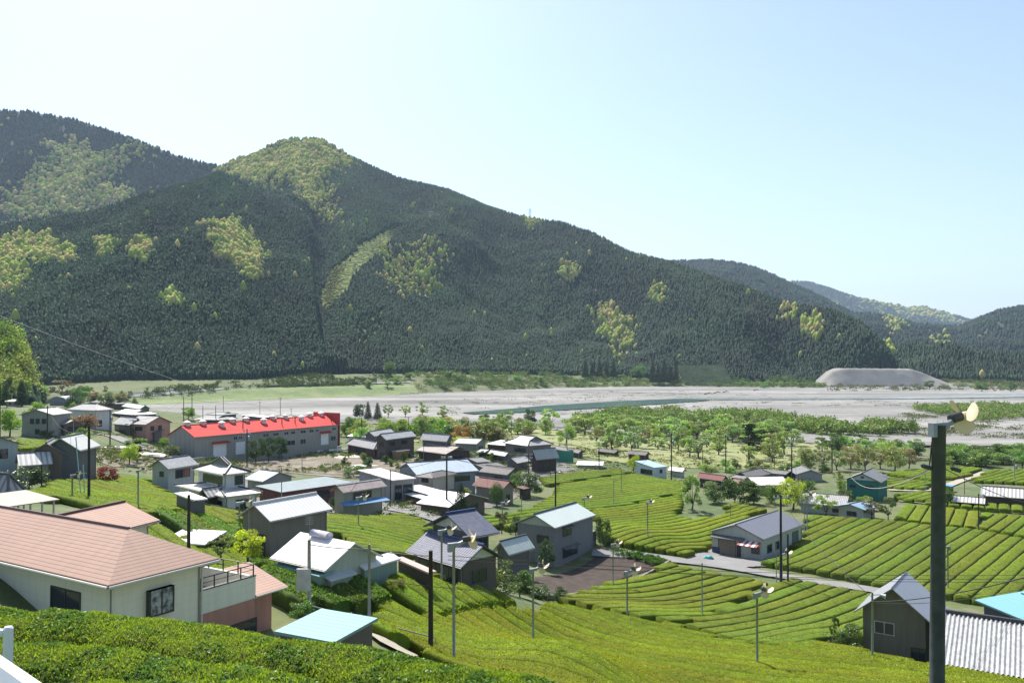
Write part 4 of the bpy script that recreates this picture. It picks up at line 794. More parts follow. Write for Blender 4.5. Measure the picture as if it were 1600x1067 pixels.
# --- blue tiled house
BT = mroof('tile', (.16,.17,.235), .5, .2); BRD = mplain('blue_ridge', (.04,.06,.16), .3, .3)
o = house('blue_tiled_house', 'two storey house with glittering navy blue tile roofs and white gables in mid foreground', 'house')
f = volume(o, (735,839.5), (661,821.5), (781,828), 5.3, 2.0, BT, DGR, ridge='R', ov=.7, caps=BRD, capr=.15, wins=[wn('R',.4,.85,3.9,4.7), wn('L',.3,.75,3.7,4.6)], yb=914)
fl = volume(o, (721,886.5), (634,861), (790,861), 2.8, 1.9, BT, W_((.12,.1,.09)), rt='gable', ridge='L', ov=.6, z0=f[5], caps=BRD, capr=.13, wins=[wn('L',.1,.45,.3,2.1), wn('L',.55,.9,.3,2.1), wn('R',.3,.7,.6,1.9)])
gable_panel(o, f, 'L', 5.3, 2.0, .7, W_((.6,.62,.58))); gable_panel(o, fl, 'R', 2.8, 1.9, .6, W_((.6,.62,.58)))
simple('silver_striped_annex', 'dark annex with silver ribbed roof between the navy tiled and tall grey houses', (795,866.5), (768,852), (836,855), 3.0, 1.3, mroof('seam', (.5,.55,.5), .4), DGR, ridge='R', cat='annex', yb=908)
o, f = simple('grey_rendered_house', 'tall plain grey rendered house with silver green ribbed roof beside the bare soil plot', (867,824.5), (803,812.5), (931,804), 5.6, 1.5, mroof('seam', (.52,.58,.52), .4, .1), W_((.19,.19,.2)), ridge='R', ov=.35, capr=.14, wins=[wn('R',.22,.42,3.9,5.0,METD,W_((.12,.12,.12))), wn('R',.22,.58,.9,2.1,METD,W_((.12,.12,.12))), wn('L',.15,.45,3.2,4.2,METD)], yb=888)
gable_panel(o, f, 'L', 5.6, 1.5, .35, W_((.42,.42,.38)))
mb = MB(); a_, b_ = f[3], f[4]; mb.box((a_-.33, .8, -1), (a_+1.6, 4.2, 2.9)); xform(mb, *f[:3], f[5], o.location); mb.build('side_porch', W_((.19,.19,.2)), o)
# --- white house by the glossy hedge
o = house('white_roofed_house', 'low pale green house with big glaring white sheet roofs and a solar water heater', 'house')
f = volume(o, (508,891), (424,871), (599,868), 3.0, 1.9, mroof('flat', (.72,.71,.68), .5, .06), W_((.42,.45,.4)), ridge='L', ov=.4, caps=None, yb=942)
volume(o, (570,889), (556,882), (626,872), 2.5, .5, mroof('flat', (.7,.7,.7)), W_((.24,.33,.28)), rt='shed', ridge='R', z0=f[5]-.2, caps=None, ov=.2)
volume(o, (517,906.5), (507,896), (558,895), 2.1, .3, mroof('flat', (.55,.58,.6)), W_((.3,.35,.31)), rt='shed', ridge='R', z0=f[5], caps=None, ov=.2)
volume(o, (498,900), (428,881), 1.4, 2.5, .2, mroof('flat', (.2,.4,.4)), W_((.24,.33,.28)), rt='shed', ridge='L', z0=f[5], caps=None, ov=.1)
a_, b_ = f[3], f[4]; mb = MB(); mb.tube([(a_/2-.1, b_-3.6, 5.1), (a_/2-.1, b_-1.6, 5.1)], .36, 14); xform(mb, *f[:3], f[5], o.location); mb.build('water_heater_tank', mplain('tank_steel', (.55,.52,.6), .35, .1, 1, 0, .2), o, smooth=True)
simple('red_edged_canopy', 'narrow canopy with faded red and white sheets between the white roofed and navy tiled houses', (669,894), (616,873), (683,889), 2.2, .1, mroof('flat', (.5,.36,.32)), DBR, rt='flat', caps=None, cat='canopy', ov=.25)
simple('pale_blue_roofed_shed', 'flat shed roof of pale turquoise sheet in the near gully beside the concrete pole', (522,1003), (428,989.5), (592,974), 2.3, .12, mroof('seam', (.27,.45,.44), .7, .1), W_((.12,.1,.09)), rt='flat', caps=None, cat='shed', ov=.2, z0=h1(*onZ(522,1003,14.5)[:2]))
# --- right village
simple('maroon_roofed_shed', 'dark shed with a maroon sheet roof left of the right hand village', (1129,751), (1088,745.5), (1138,745), 3.2, 1.4, mroof('seam', (.22,.05,.05), .7), DBR, ridge='L', cat='shed', wins=[wn('L',.2,.6)], yb=767)
simple('grey_gabled_house', 'weathered grey tiled house with two gables behind the maroon shed', (1168,748), (1137,741), (1206,739), 3.2, 1.9, mroof('tile', (.25,.235,.21)), DBR, rt='irimoya', ridge='R', yb=761)
simple('flat_grey_house', 'low grey roofed house behind the weathered grey gables', (1228,741), (1180,737), 6, 3.2, .9, mroof('tile', (.24,.23,.2)), DGR, ridge='L', yb=751)
simple('faded_red_roofed_house', 'low house with a faded dusty red tile roof beside the dazzling white roof', (1180,757), (1140,753.5), (1190,750), 3.0, 1.2, mroof('tile', (.36,.17,.15)), DGR, ridge='L', yb=766)
simple('dazzling_white_roofed_house', 'low house with a dazzling cream white roof in the right hand village', (1236,757), (1181,758), 8, 3.0, 1.7, mroof('corrug', (.72,.69,.6)), W_((.3,.3,.29)), ridge='L', caps=RIDGE, yb=773)
simple('long_tiled_house', 'long low house with a textured grey tile roof left of the teal green house', (1322,791), (1246,785), 8, 3.0, 2.3, mroof('tile', (.45,.43,.4), .4), W_((.4,.42,.42)), ridge='L', wins=[wn('L',.1,.25,.8,1.8)], yb=806)
simple('small_grey_gabled_house', 'small house with dark grey gable roof at the park edge in the right hand village', (1289,741.5), (1244,741), 8, 3.2, 2.0, mroof('tile', (.17,.17,.17)), W_((.35,.34,.33)), ridge='R', yb=753)
o, f = simple('teal_green_house', 'teal green walled two storey house with a hipped grey tile roof and louvred gable', (1376,753.5), (1318,749), (1388,744.5), 5.6, 2.3, mroof('tile', (.26,.26,.25)), W_((.03,.17,.14),'board'), ridge='R', ov=.5, wins=[wn('L',.15,.4,3.4,4.2), wn('L',.72,.9,3.4,4.2)], yb=784)
c_, r_, l_, a_, b_, z_ = f; mb = MB(); mb.face([(.46,.9,5.75),(.46,b_/2,5.5+2.0),(.46,b_-.9,5.75)]); xform(mb, c_, r_, l_, z_, o.location); mb.build('gable_panel', W_((.45,.48,.5)), o)
mb = MB(); mb.box((.38,b_/2-.3,6.3),(.44,b_/2+.3,6.8)); xform(mb, c_, r_, l_, z_, o.location); mb.build('louvre', METD, o)
simple('blue_roofed_cottage', 'pale cottage with blue edged rusty roof in front of the teal green house', (1351,796.5), (1304,790), (1370,783), 2.9, 1.0, mroof('seam', (.25,.42,.58), .5, .3, (.33,.3,.27)), W_((.42,.42,.38)), ridge='R', wins=[wn('L',.28,.65,.8,1.9)], yb=814)
o, f = simple('long_striped_roof_house', 'long dark walled house with a white ribbed tile roof at the right edge', (1640,781.5), (1532,773.5), 7.5, 3.0, 2.0, mroof('stripe', (.62,.6,.57)), DBR, ridge='L', capr=.16, yb=798)
volume(o, (1539,787), (1488,783), 4.5, 2.0, 1.2, mroof('stripe', (.62,.6,.57)), DBR, ridge='L', z0=f[5], capr=.12)
simple('field_tool_shed', 'tiny shed with a bright blue roof behind the big pole', (1488,760), (1462,758), 2.5, 2.0, .4, mroof('flat', (.12,.35,.5)), DBR, rt='shed', ridge='R', caps=None, cat='shed', ov=.1, yb=769)
# warehouse
o = house('grey_roofed_warehouse', 'pale gabled warehouse with a slate grey ribbed metal roof standing alone in the tea fields', 'warehouse')
_q = at(1193,877); ZK = (877-842.5)/FOC*_q[1]/3.5; F = frame((1193,842.5), (1107,830), (1255,811), 3.5*ZK, _q[2]); c_, r_, l_, a_, b_, z_ = F
volume(o, None, None, None, 3.5, 1.75, mroof('course', (.17,.17,.19), .45, .15), W_((.45,.46,.42)), ridge='R', ov=.35, fr=F, caps=mplain('slate_cap', (.1,.1,.11), .5), capr=.07)
def vmb(mb): xform(mb, c_, r_, l_, z_, o.location); return mb
window(o, F, 'L', .52, .86, -.1, 2.5, .35, METD, None, W_((.24,.2,.15),'board')); window(o, F, 'L', .42, .49, -.1, 2.1, .35, METD, None, DBR); window(o, F, 'L', .06, .2, 1.0, 2.0, .35)
window(o, F, 'R', .12, .22, .9, 2.1, .35); window(o, F, 'R', .32, .4, .9, 2.1, .35); window(o, F, 'R', .75, .9, .1, 2.6, .35, METD, None, W_((.1,.14,.12)))
mb = MB(); mb.hexa([(-.55,b_*.35,2.75),(.35,b_*.35,3.0),(.35,b_-.5,3.0),(-.55,b_-.5,2.75),(-.55,b_*.35,2.85),(.35,b_*.35,3.2),(.35,b_-.5,3.2),(-.55,b_-.5,2.85)]); vmb(mb).build('canopy', DGR, o)
aw = None
for i in range(7):
    y0 = .5+i*.42; mb = MB(); mb.hexa([(-1.2,y0,2.3),(.34,y0,2.75),(.34,y0+.42,2.75),(-1.2,y0+.42,2.3),(-1.2,y0,2.36),(.34,y0,2.85),(.34,y0+.42,2.85),(-1.2,y0+.42,2.36)])
    q = vmb(mb).build('awning' if aw is None else 'awning_stripe', mplain('awning_red', (.4,.08,.06), .6) if i % 2 == 0 else WHITE, aw or o); aw = aw or q
mb = MB(); mb.box((.3,b_-1.6,-.5),(.34,b_-.4,1.1)); vmb(mb).build('plinth_panel', W_((.05,.08,.14)), o)
# right near house
o = house('grey_roofed_gable_house', 'olive grey gabled house with silver and slate ribbed metal roof in the right foreground', 'house')
_q = at(1457,1052); ZK = (1052-975)/FOC*_q[1]/4.8; F = frame((1457,975), (1334,955), (1513,937), 4.8*ZK, _q[2]); c_, r_, l_, a_, b_, z_ = F
volume(o, None, None, None, 4.8, 2.9, mroof('seam', (.3,.31,.34), .4, .15), W_((.16,.155,.12)), ridge='R', ov=.6, fr=F, capr=.06, caps=mplain('slate_cap', (.1,.1,.11), .5), wins=[wn('L',.5,.8,2.9,4.0,FRAMEL), wn('L',.02,.22,.2,2.0,METD)])
mb = MB(); mb.hexa([(a_*.4,-2.2,3.35),(a_,-2.2,3.35),(a_,.1,4.62),(a_*.4,.1,4.62),(a_*.4,-2.2,3.5),(a_,-2.2,3.5),(a_,.1,4.78),(a_*.4,.1,4.78)]); xform(mb, c_, r_, l_, z_, o.location); mb.build('lower_roof', mroof('seam', (.3,.31,.34), .4, .15), o)
mb = MB(); mb.box((a_*.45,-1.8,-1),(a_-.6,.61,3.3)); xform(mb, c_, r_, l_, z_, o.location); mb.build('side_wall', W_((.1,.09,.08)), o)
# big kawara roof in front: real wave tiles
o = house('ribbed_tile_roofed_house', 'house under a bold white and grey wave ribbed tile roof at the lower right corner', 'house')
F = frame((1466,1036), (1506,970), (1640,1066), 3.0, 4.6); c_ = F[0]; 
e = onZ(1640,1066,F[5]+3.0)-F[0]; r_ = e/np.linalg.norm(e); l_ = np.array((-r_[1], r_[0], 0)); a_ = np.linalg.norm(e)+2; b_ = 6.4; z_ = F[5]
nu, nv = int(a_/.055), 22; U2, V2 = np.meshgrid(np.linspace(0, a_, nu), np.linspace(0, b_, nv*2))
st = np.floor(V2/.3)*.0+((V2/.3) % 1)*-.03
Z2 = 3.0+V2*.34+.075*np.cos(U2/.32*2*np.pi)+st
me = gridmesh('roof', U2, V2, Z2); P2 = np.stack([U2,V2,Z2],-1).reshape(-1,3); o.location = (float(c_[0]), float(c_[1]), z_)
del o['_new']; W2 = P2[:,0:1]*r_[None]+P2[:,1:2]*l_[None]; W2[:,2] = P2[:,2]; me.vertices.foreach_set('co', W2.astype(np.float32).ravel()); me.update()
mk_ = N('kawara_glazed'); mk_.l(mk_.ramp(mk_.noise(3, 4, mk_.pos()), [(.35, (.3,.3,.295)), (.7, (.52,.52,.5))]), mk_.b.inputs['Base Color']); mk_.b.inputs['Roughness'].default_value = .3
addo('roof', me, mk_.m, o)
mb = MB(); mb.box((.5,.5,-2),(a_-.5,b_-.5,3.05)); mb.xf(lambda p: Vector(r_)*p.x+Vector(l_)*p.y+Vector((0,0,p.z))); mb.build('wall', DBR, o)
mb = MB(); mb.tube([(0,b_,3+b_*.34+.1),(a_,b_,3+b_*.34+.1)], .16, 8); mb.xf(lambda p: Vector(r_)*p.x+Vector(l_)*p.y+Vector((0,0,p.z))); mb.build('ridge_cap', RIDGE, o)
mb = MB(); mb.hexa([(0,b_,3+b_*.34-.1),(a_,b_,3+b_*.34-.1),(a_,b_*1.9,3.2),(0,b_*1.9,3.2),(0,b_,3+b_*.34),(a_,b_,3+b_*.34),(a_,b_*1.9,3.3),(0,b_*1.9,3.3)]); mb.xf(lambda p: Vector(r_)*p.x+Vector(l_)*p.y+Vector((0,0,p.z))); mb.build('rear_roof', TD, o)
o, f = simple('turquoise_roofed_house', 'turquoise sheet roofed building with a dark clerestory slot at the right edge', (1640,985), (1523,951), 11, 4.2, .8, mroof('flat', (.2,.42,.43), .7, .06), DGR, rt='shed', ridge='R', caps=None, z0=4.4)
mb = MB(); a_, b_ = f[3], f[4]; mb.box((3.5,1.0,4.2),(4.4,b_-2.5,5.6)); xform(mb, *f[:3], f[5], o.location); mb.build('clerestory', METD, o)
mb = MB(); mb.box((3.2,.6,5.6),(7,b_-2.0,5.75)); xform(mb, *f[:3], f[5], o.location); mb.build('upper_roof', mroof('flat', (.2,.42,.43), .7, .06), o)
# ================================================================ TEA
ORD = ['first','second','third','fourth','fifth','sixth','seventh','eighth','ninth','tenth','eleventh','twelfth','thirteenth','fourteenth','fifteenth','sixteenth','seventeenth','eighteenth','nineteenth','twentieth']
def ordn(i):
    if i < 20: return ORD[i]
    t, u = divmod(i+1, 10); T = {2:'twenty',3:'thirty',4:'forty',5:'fifty',6:'sixty',7:'seventy',8:'eighty'}[t]
    return (T+'-'+ORD[u-1]) if u else T[:-1]+'ieth'
def tea_row(a, b, W, label, group, colr, dens, leaf, hh=.85, ztop=None, rough=.05, soft=False):
    a = np.array(a); b = np.array(b); L = np.linalg.norm(b-a)
    if L < 1.5: return
    d = (b-a)/L; n_ = np.array((-d[1], d[0])); ym = max(8, (a[1]+b[1])/2)
    st = float(np.clip(ym/300, .12, .6)); ns = int(L/st)+2
    wx = np.array([-.5,-.5,-.465,-.36,-.12,.12,.36,.465,.5,.5]); wz = np.array([.1,.58,.78,.93,1.,1.,.93,.78,.58,.1] if soft else [-.3,.72,.88,.96,1.,1.,.96,.88,.72,-.3])*hh
    s = np.linspace(0, L, ns); S, Wd = np.meshgrid(s, wx, indexing='ij'); Zb = np.repeat(wz[None], ns, 0)
    X = a[0]+d[0]*S+n_[0]*Wd*W; Y = a[1]+d[1]*S+n_[1]*Wd*W
    cxl = a[0]+d[0]*S; cyl = a[1]+d[1]*S; g = H(cxl[:,0], cyl[:,0])[:,None]
    sf = 1. if soft else .75; slope = (H(X, Y)-g)*sf
    e = (fbm(S*1.3+a[0], Wd*2+a[1], 3, 12)-.45); amp = rough*2.2; X = X+n_[0]*np.sign(Wd)*e*amp; Y = Y+n_[1]*np.sign(Wd)*e*amp
    wand = (vnoise(s*.13+a[0], s*0+a[1], 4)-.5)*.06*W; X += n_[0]*wand[:,None]; Y += n_[1]*wand[:,None]
    Z = g+slope+Zb+e*amp*.7+(fbm(X*.35, Y*.35, 2, 6)-.5)*.12
    Z[0] = Z[0]*0+g[0]-.2; Z[-1] = Z[-1]*0+g[-1]-.2
    if ns > 3: Z[1] -= .04; Z[-2] -= .04; X[0] = X[1]-d[0]*.05; Y[0] = Y[1]-d[1]*.05; X[-1] = X[-2]+d[0]*.05; Y[-1] = Y[-2]+d[1]*.05
    nr, nc = X.shape; idx = np.arange(nr*nc).reshape(nr, nc)
    F = np.stack([idx[:-1,:-1], idx[1:,:-1], idx[1:,1:], idx[:-1,1:]], -1).reshape(-1, 4)
    cap = np.array([idx[0], idx[-1][::-1]])
    V = np.stack([X, Y, Z], -1).reshape(-1, 3)
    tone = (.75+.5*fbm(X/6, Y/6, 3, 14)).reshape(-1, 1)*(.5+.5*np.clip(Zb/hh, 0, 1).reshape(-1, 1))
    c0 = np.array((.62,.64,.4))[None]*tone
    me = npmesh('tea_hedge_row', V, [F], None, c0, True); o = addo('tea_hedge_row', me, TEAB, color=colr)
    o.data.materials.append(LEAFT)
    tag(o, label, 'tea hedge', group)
    # leaves merged in the same mesh as loose small faces
    n = int(dens*L*W)
    if n > 20:
        k = RNG.uniform(0, L, n); t = RNG.uniform(-.5, .5, n)*1.04; side = RNG.uniform(0, 1, n) < .22
        zz = np.interp(np.abs(t), [0,.1,.3,.44,.5,.53], [1,1,.93,.8,.6,.4])*hh; zz = np.where(side & (np.abs(t) > .4), RNG.uniform(.15, .8, n)*hh, zz)
        x = a[0]+d[0]*k+n_[0]*t*W; y = a[1]+d[1]*k+n_[1]*t*W; kk = np.clip((k/st).astype(int), 0, ns-1)
        wn_ = np.interp(k, s, wand); e2 = (fbm(k*1.3+a[0], t*W*2/W+a[1], 3, 12)-.45)
        off = wn_+np.sign(t)*e2*amp; x += n_[0]*off; y += n_[1]*off
        gz = np.interp(k, s, g[:,0]); z = gz+(H(x, y)-gz)*sf+zz+e2*amp*.7+(fbm(x*.35, y*.35, 2, 6)-.5)*.12
        z += RNG.uniform(-.02, .5, n)*leaf
        P = np.stack([x, y, z], 1)
        up = np.stack([RNG.normal(0, .6, n), RNG.normal(0, .6, n), RNG.uniform(.3, 1, n)], 1); up /= np.linalg.norm(up, axis=1)[:,None]
        sd_ = np.cross(up, RNG.normal(0, 1, (n, 3))); sd_ /= np.linalg.norm(sd_, axis=1)[:,None]
        lf = leaf*RNG.uniform(.6, 1.3, n)[:,None]
        Q = np.stack([P-up*lf*.4, P+sd_*lf*.32, P+up*lf*.75, P-sd_*lf*.32], 1).reshape(-1, 3)
        FF = np.arange(n*4).reshape(n, 4); lc = (RNG.uniform(.4, 1.8, n)*(.75+.5*fbm(x/6, y/6, 3, 14)))
        yel = RNG.uniform(0, 1, n); C = np.stack([lc*(1+.2*yel), lc, lc*(.8-.3*yel)], 1); C = np.repeat(C, 4, 0)
        V2 = np.concatenate([V, Q]); C2 = np.concatenate([c0, C])
        me2 = npmesh('tea_hedge_row', V2, [F, FF+len(V)], None, C2, True); mi = np.zeros(len(F)+n, np.int32); mi[len(F):] = 1
        me2.materials.append(TEAB); me2.materials.append(LEAFT); me2.polygons.foreach_set('material_index', mi); me2.update(); o.data = me2
    return o
def tea_field(poly, vp, spacing, where, colr, dens=26, leaf=.12, gap=.13, start='nearest', phase=0, hh=.85, rough=.05, jag=.0, soft=False):
    W = np.array([(at(*p, dz=.5) if len(p) == 2 else onY(*p))[:2] for p in poly]); d = np.array(((vp-800)/FOC, 1.0)); d /= np.linalg.norm(d); n_ = np.array((-d[1], d[0]))
    q = W@n_; rows = []; t = q.min()+spacing*(.5+phase); 
    while t < q.max():
        hits = []
        for i in range(len(W)):
            p1, p2 = W[i], W[(i+1) % len(W)]; a, b = p1@n_-t, p2@n_-t
            if (a > 0) != (b > 0): x = p1+(p2-p1)*(a/(a-b)); hits.append(x@d)
        hits.sort()
        for k in range(0, len(hits)-1, 2):
            if hits[k+1]-hits[k] > 2.: rows.append((t, hits[k]+random.uniform(0, jag), hits[k+1]-random.uniform(0, jag)))
        t += spacing
    rows.sort(key=lambda r: -r[0] if (n_[1] < 0) else r[0])
    # count rows from the one nearest the camera
    if rows and abs((n_*rows[0][0])[1]) > abs((n_*rows[-1][0])[1]) : rows = rows[::-1]
    for i, (t, s0, s1) in enumerate(rows):
        tea_row(n_*t+d*s0, n_*t+d*s1, spacing-gap, f'{ordn(i)} tea hedge from the near side of {where}', f'tea hedges in {where}', tuple(c*random.uniform(.9, 1.1) for c in colr), dens, leaf, hh, None, rough, soft)
TG = (.235,.31,.03); TD_ = (.215,.28,.038); TY = (.27,.34,.028)
tea_field([(1045,777),(1062,772),(1066,784),(1062,797),(1050,803),(1066,808),(1085,812),(1125,806),(1150,795),(1185,800),(1112,836),(1113,851),(1070,868),(965,850),(942,836),(936,815),(915,801)], 1960, 1.4, 'the bright field left of the warehouse', TY, 51, .09, gap=.07)
tea_field([(870,759),(965,744),(1000,742),(1080,757),(1064,770),(1043,775),(925,799),(860,812),(800,825),(755,822),(752,810),(830,796),(864,775)], 2060, 1.6, 'the long field behind the tall grey house', TG, 36, .09, gap=.08)
tea_field([(843,748),(880,740),(965,733),(988,739),(965,742),(870,756),(852,758)], 2060, 1.6, 'the strip below the village centre', TD_, 16, .14, gap=.08)
tea_field([(1262,806),(1300,808),(1400,815),(1455,822),(1525,828),(1600,843),(1700,852),(1700,975),(1600,950),(1500,935),(1370,914),(1340,905),(1262,891),(1190,880),(1256,845)], 1930, 1.85, 'the large field right of the warehouse', TD_, 51, .09, gap=.14)
tea_field([(1228,908),(1245,906),(1376,931),(1400,950),(1400,1000),(1300,996),(1285,1003),(1240,1022),(1180,1006),(1062,975),(1180,926)], 2150, 1.95, 'the field left of the olive house', TD_, 45, .09, gap=.22)
tea_field([(1050,881),(1100,893),(1180,905),(1205,914),(1180,924),(1060,973),(1000,966),(890,941),(868,936),(950,912)], 2400, 1.9, 'the field beside the bare soil plot', TG, 42, .09, gap=.22)
tea_field([(645,894),(700,915),(800,932),(850,941),(806,946),(755,947),(735,952),(690,964),(630,945),(598,926)], -1190, 1.75, 'the upper near slope', TG, 130, .085, gap=-.02, soft=True, rough=.05)
tea_field([(600,932),(630,949),(690,968),(735,957),(757,952),(806,950),(843,958),(856,944),(900,950),(1060,979),(1200,1011),(1290,1006),(1350,1020),(1440,1040),(1640,1082,64),(1800,1100,46),(1000,1200,43),(700,1200,43),(690,1060,46),(640,1003),(588,985),(590,960)], -1190, 1.75, 'the bright near slope', (.25,.31,.026), 150, .085, gap=-.02, rough=.05, soft=True)
tea_field([(40,772),(75,757),(100,750),(150,752),(190,742),(235,750),(245,762),(280,777),(330,792),(380,802),(384,824),(340,815),(280,800),(215,812),(130,790)], -719, 1.8, 'the upper left tea field', TG, 51, .09, gap=.04, soft=True)
tea_field([(235,800),(290,806),(384,828),(384,862),(330,852),(262,822)], -719, 1.8, 'the dark strip in the left field', (.16,.25,.06), 60, .17, gap=.02, hh=1.05, rough=.12)
tea_field([(150,800),(215,812),(262,826),(330,856),(384,866),(430,880),(400,900),(340,895),(250,850),(150,820)], -719, 1.8, 'the left field behind the pink roof', TG, 40, .12, gap=.0, soft=True)
tea_field([(500,812),(520,806),(605,805),(625,803),(660,811),(668,818),(690,822),(664,832),(670,845),(660,862),(640,868),(560,862),(530,835),(505,830)], 4200, 1.9, 'the terraces before the blue canopy', TG, 45, .09, gap=.12)
tea_field([(392,884),(430,880),(470,892),(560,912),(618,932),(622,941),(545,955),(480,950),(425,938),(420,915)], -1000, 1.7, 'the glossy overgrown hedge block', (.14,.22,.06), 170, .17, gap=.0, hh=1.2, rough=.16)
tea_field([(30,688),(125,686),(130,700),(118,702),(85,697),(55,702),(30,704)], -900, 1.8, 'the small far left patch', TG, 16, .14, gap=.02)
tea_field([(1388,738),(1480,729),(1532,731),(1508,744),(1460,750),(1390,742)], 2100, 1.8, 'the far field nearest the river scrub', TG, 12, .15, gap=.03)
tea_field([(1388,746),(1460,753),(1442,764),(1388,762)], 2100, 1.8, 'the small plot behind the teal green house', TG, 12, .15, gap=.14)
tea_field([(1545,735),(1600,733),(1700,733),(1700,758),(1528,752),(1515,752)], 2100, 1.9, 'the far right field', TG, 12, .15, gap=.22)
tea_field([(1400,772),(1440,770),(1470,772),(1500,768),(1460,784),(1405,781)], 2100, 1.8, 'the plot beside the tool shed', TG, 14, .14, gap=.12)
tea_field([(1412,788),(1470,793),(1534,801),(1527,826),(1455,820),(1400,812)], 1590, 2.1, 'the bright block beyond the big pole', TY, 39, .09, gap=.2)
tea_field([(1540,802),(1700,814),(1700,850),(1600,840),(1529,826)], 1900, 1.9, 'the block below the ribbed roof house', TG, 36, .09, gap=.2)
tea_field([(1450,786),(1475,783),(1700,798),(1700,806),(1535,796),(1450,789)], 1560, 2.0, 'the short hedges before the ribbed roof', TG, 33, .09, gap=.2)
tea_field([(1120,790),(1150,786),(1200,797),(1178,800),(1150,796)], 1960, 1.9, 'the corner behind the warehouse', TG, 33, .09, gap=.2)
# foreground hedges on the slope just below the viewpoint
FG = (.27,.34,.045)
def fore_row(P, W, hh, dens, leaf, label):
    """P: px,py,Y of the crest; builds a thick leafy hedge"""
    K = np.array([onY(*p) for p in P]); s = np.linspace(0, len(P)-1, 160); C = np.stack([np.interp(s, range(len(P)), K[:,i]) for i in range(3)], 1)
    for _ in range(12): C[1:-1] = (C[:-2]+2*C[1:-1]+C[2:])/4
    T = np.gradient(C[:,:2], axis=0); T /= np.linalg.norm(T, axis=1)[:,None]; Nn = np.stack([-T[:,1], T[:,0]], 1)
    wx = np.linspace(-1, 1, 25); prof_ = np.where(np.abs(wx) < .96, (1-np.abs(wx)**3.2), 0)
    X = C[:,0:1]+Nn[:,0:1]*wx[None]*W/2; Y = C[:,1:2]+Nn[:,1:2]*wx[None]*W/2
    lump = (fbm(X*1.6, Y*1.6, 4, 40)-.47)*.5
    Z = C[:,2:3]-hh+hh*prof_[None]*.999+lump*.5*(prof_[None]+.2)-.1; Z[:,0] -= .6; Z[:,-1] -= .6
    idx = np.arange(X.size).reshape(X.shape); F = np.stack([idx[:-1,:-1], idx[1:,:-1], idx[1:,1:], idx[:-1,1:]], -1).reshape(-1, 4)
    V = np.stack([X, Y, Z], -1).reshape(-1, 3); L = np.linalg.norm(np.diff(C, axis=0), axis=1).sum(); n = int(L*W*1.25*dens)
    i = RNG.uniform(0, X.shape[0]-1.001, n); j = RNG.uniform(0, 24-.001, n); i0 = i.astype(int); j0 = j.astype(int); fi, fj = i-i0, j-j0
    def b(G): return (G[i0,j0]*(1-fi)+G[i0+1,j0]*fi)*(1-fj)+(G[i0,j0+1]*(1-fi)+G[i0+1,j0+1]*fi)*fj
    P_ = np.stack([b(X), b(Y), b(Z)], 1); P_[:,2] += RNG.uniform(-.07, .05, n)
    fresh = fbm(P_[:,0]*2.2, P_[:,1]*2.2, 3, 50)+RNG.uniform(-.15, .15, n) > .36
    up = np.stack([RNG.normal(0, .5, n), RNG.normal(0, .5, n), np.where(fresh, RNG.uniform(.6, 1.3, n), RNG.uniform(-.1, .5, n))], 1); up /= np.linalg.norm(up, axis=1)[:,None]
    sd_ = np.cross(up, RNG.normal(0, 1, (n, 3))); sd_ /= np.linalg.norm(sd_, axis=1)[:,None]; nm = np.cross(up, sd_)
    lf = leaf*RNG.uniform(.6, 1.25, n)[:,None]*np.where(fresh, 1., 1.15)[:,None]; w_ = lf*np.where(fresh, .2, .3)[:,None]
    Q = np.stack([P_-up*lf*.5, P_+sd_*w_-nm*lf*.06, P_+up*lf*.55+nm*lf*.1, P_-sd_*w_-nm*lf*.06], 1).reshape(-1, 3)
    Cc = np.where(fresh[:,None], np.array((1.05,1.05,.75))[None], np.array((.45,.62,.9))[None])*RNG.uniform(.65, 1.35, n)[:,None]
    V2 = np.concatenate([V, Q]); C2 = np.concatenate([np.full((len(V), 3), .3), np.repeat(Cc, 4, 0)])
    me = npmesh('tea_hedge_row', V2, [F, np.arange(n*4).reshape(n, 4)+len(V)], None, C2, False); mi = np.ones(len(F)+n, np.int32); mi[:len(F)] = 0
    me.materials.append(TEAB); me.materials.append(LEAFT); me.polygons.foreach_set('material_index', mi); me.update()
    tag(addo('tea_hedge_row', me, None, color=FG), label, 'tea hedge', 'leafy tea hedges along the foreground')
fore_row([(-250,930,16),(0,951,15),(200,966,14.4),(400,993,13.4),(600,1028,12.4),(760,1052,11.7),(880,1078,11),(1000,1110,10.4)], 2.3, 1.2, 3400, .052, 'farthest long leafy tea hedge curving across the bottom left foreground')
fore_row([(-250,985,13.2),(0,1000,12.6),(200,1020,12.0),(400,1052,11.2),(560,1080,10.5),(700,1110,9.9)], 2.0, 1.2, 3400, .052, 'middle leafy tea hedge of the bottom left foreground, dark on its near side')
fore_row([(60,1085,10.2),(160,1066,10.1),(280,1062,9.8),(420,1072,9.4),(600,1100,9)], 1.6, 1.2, 3400, .052, 'nearest tea hedge just showing at the bottom edge beside the white rail')
def number_group(objs, what):
    for i, o in enumerate(sorted(objs, key=lambda o: o.location.x/max(o.location.y, 1))): o['label'] = f'{ordn(i)} from the left of the {what}'
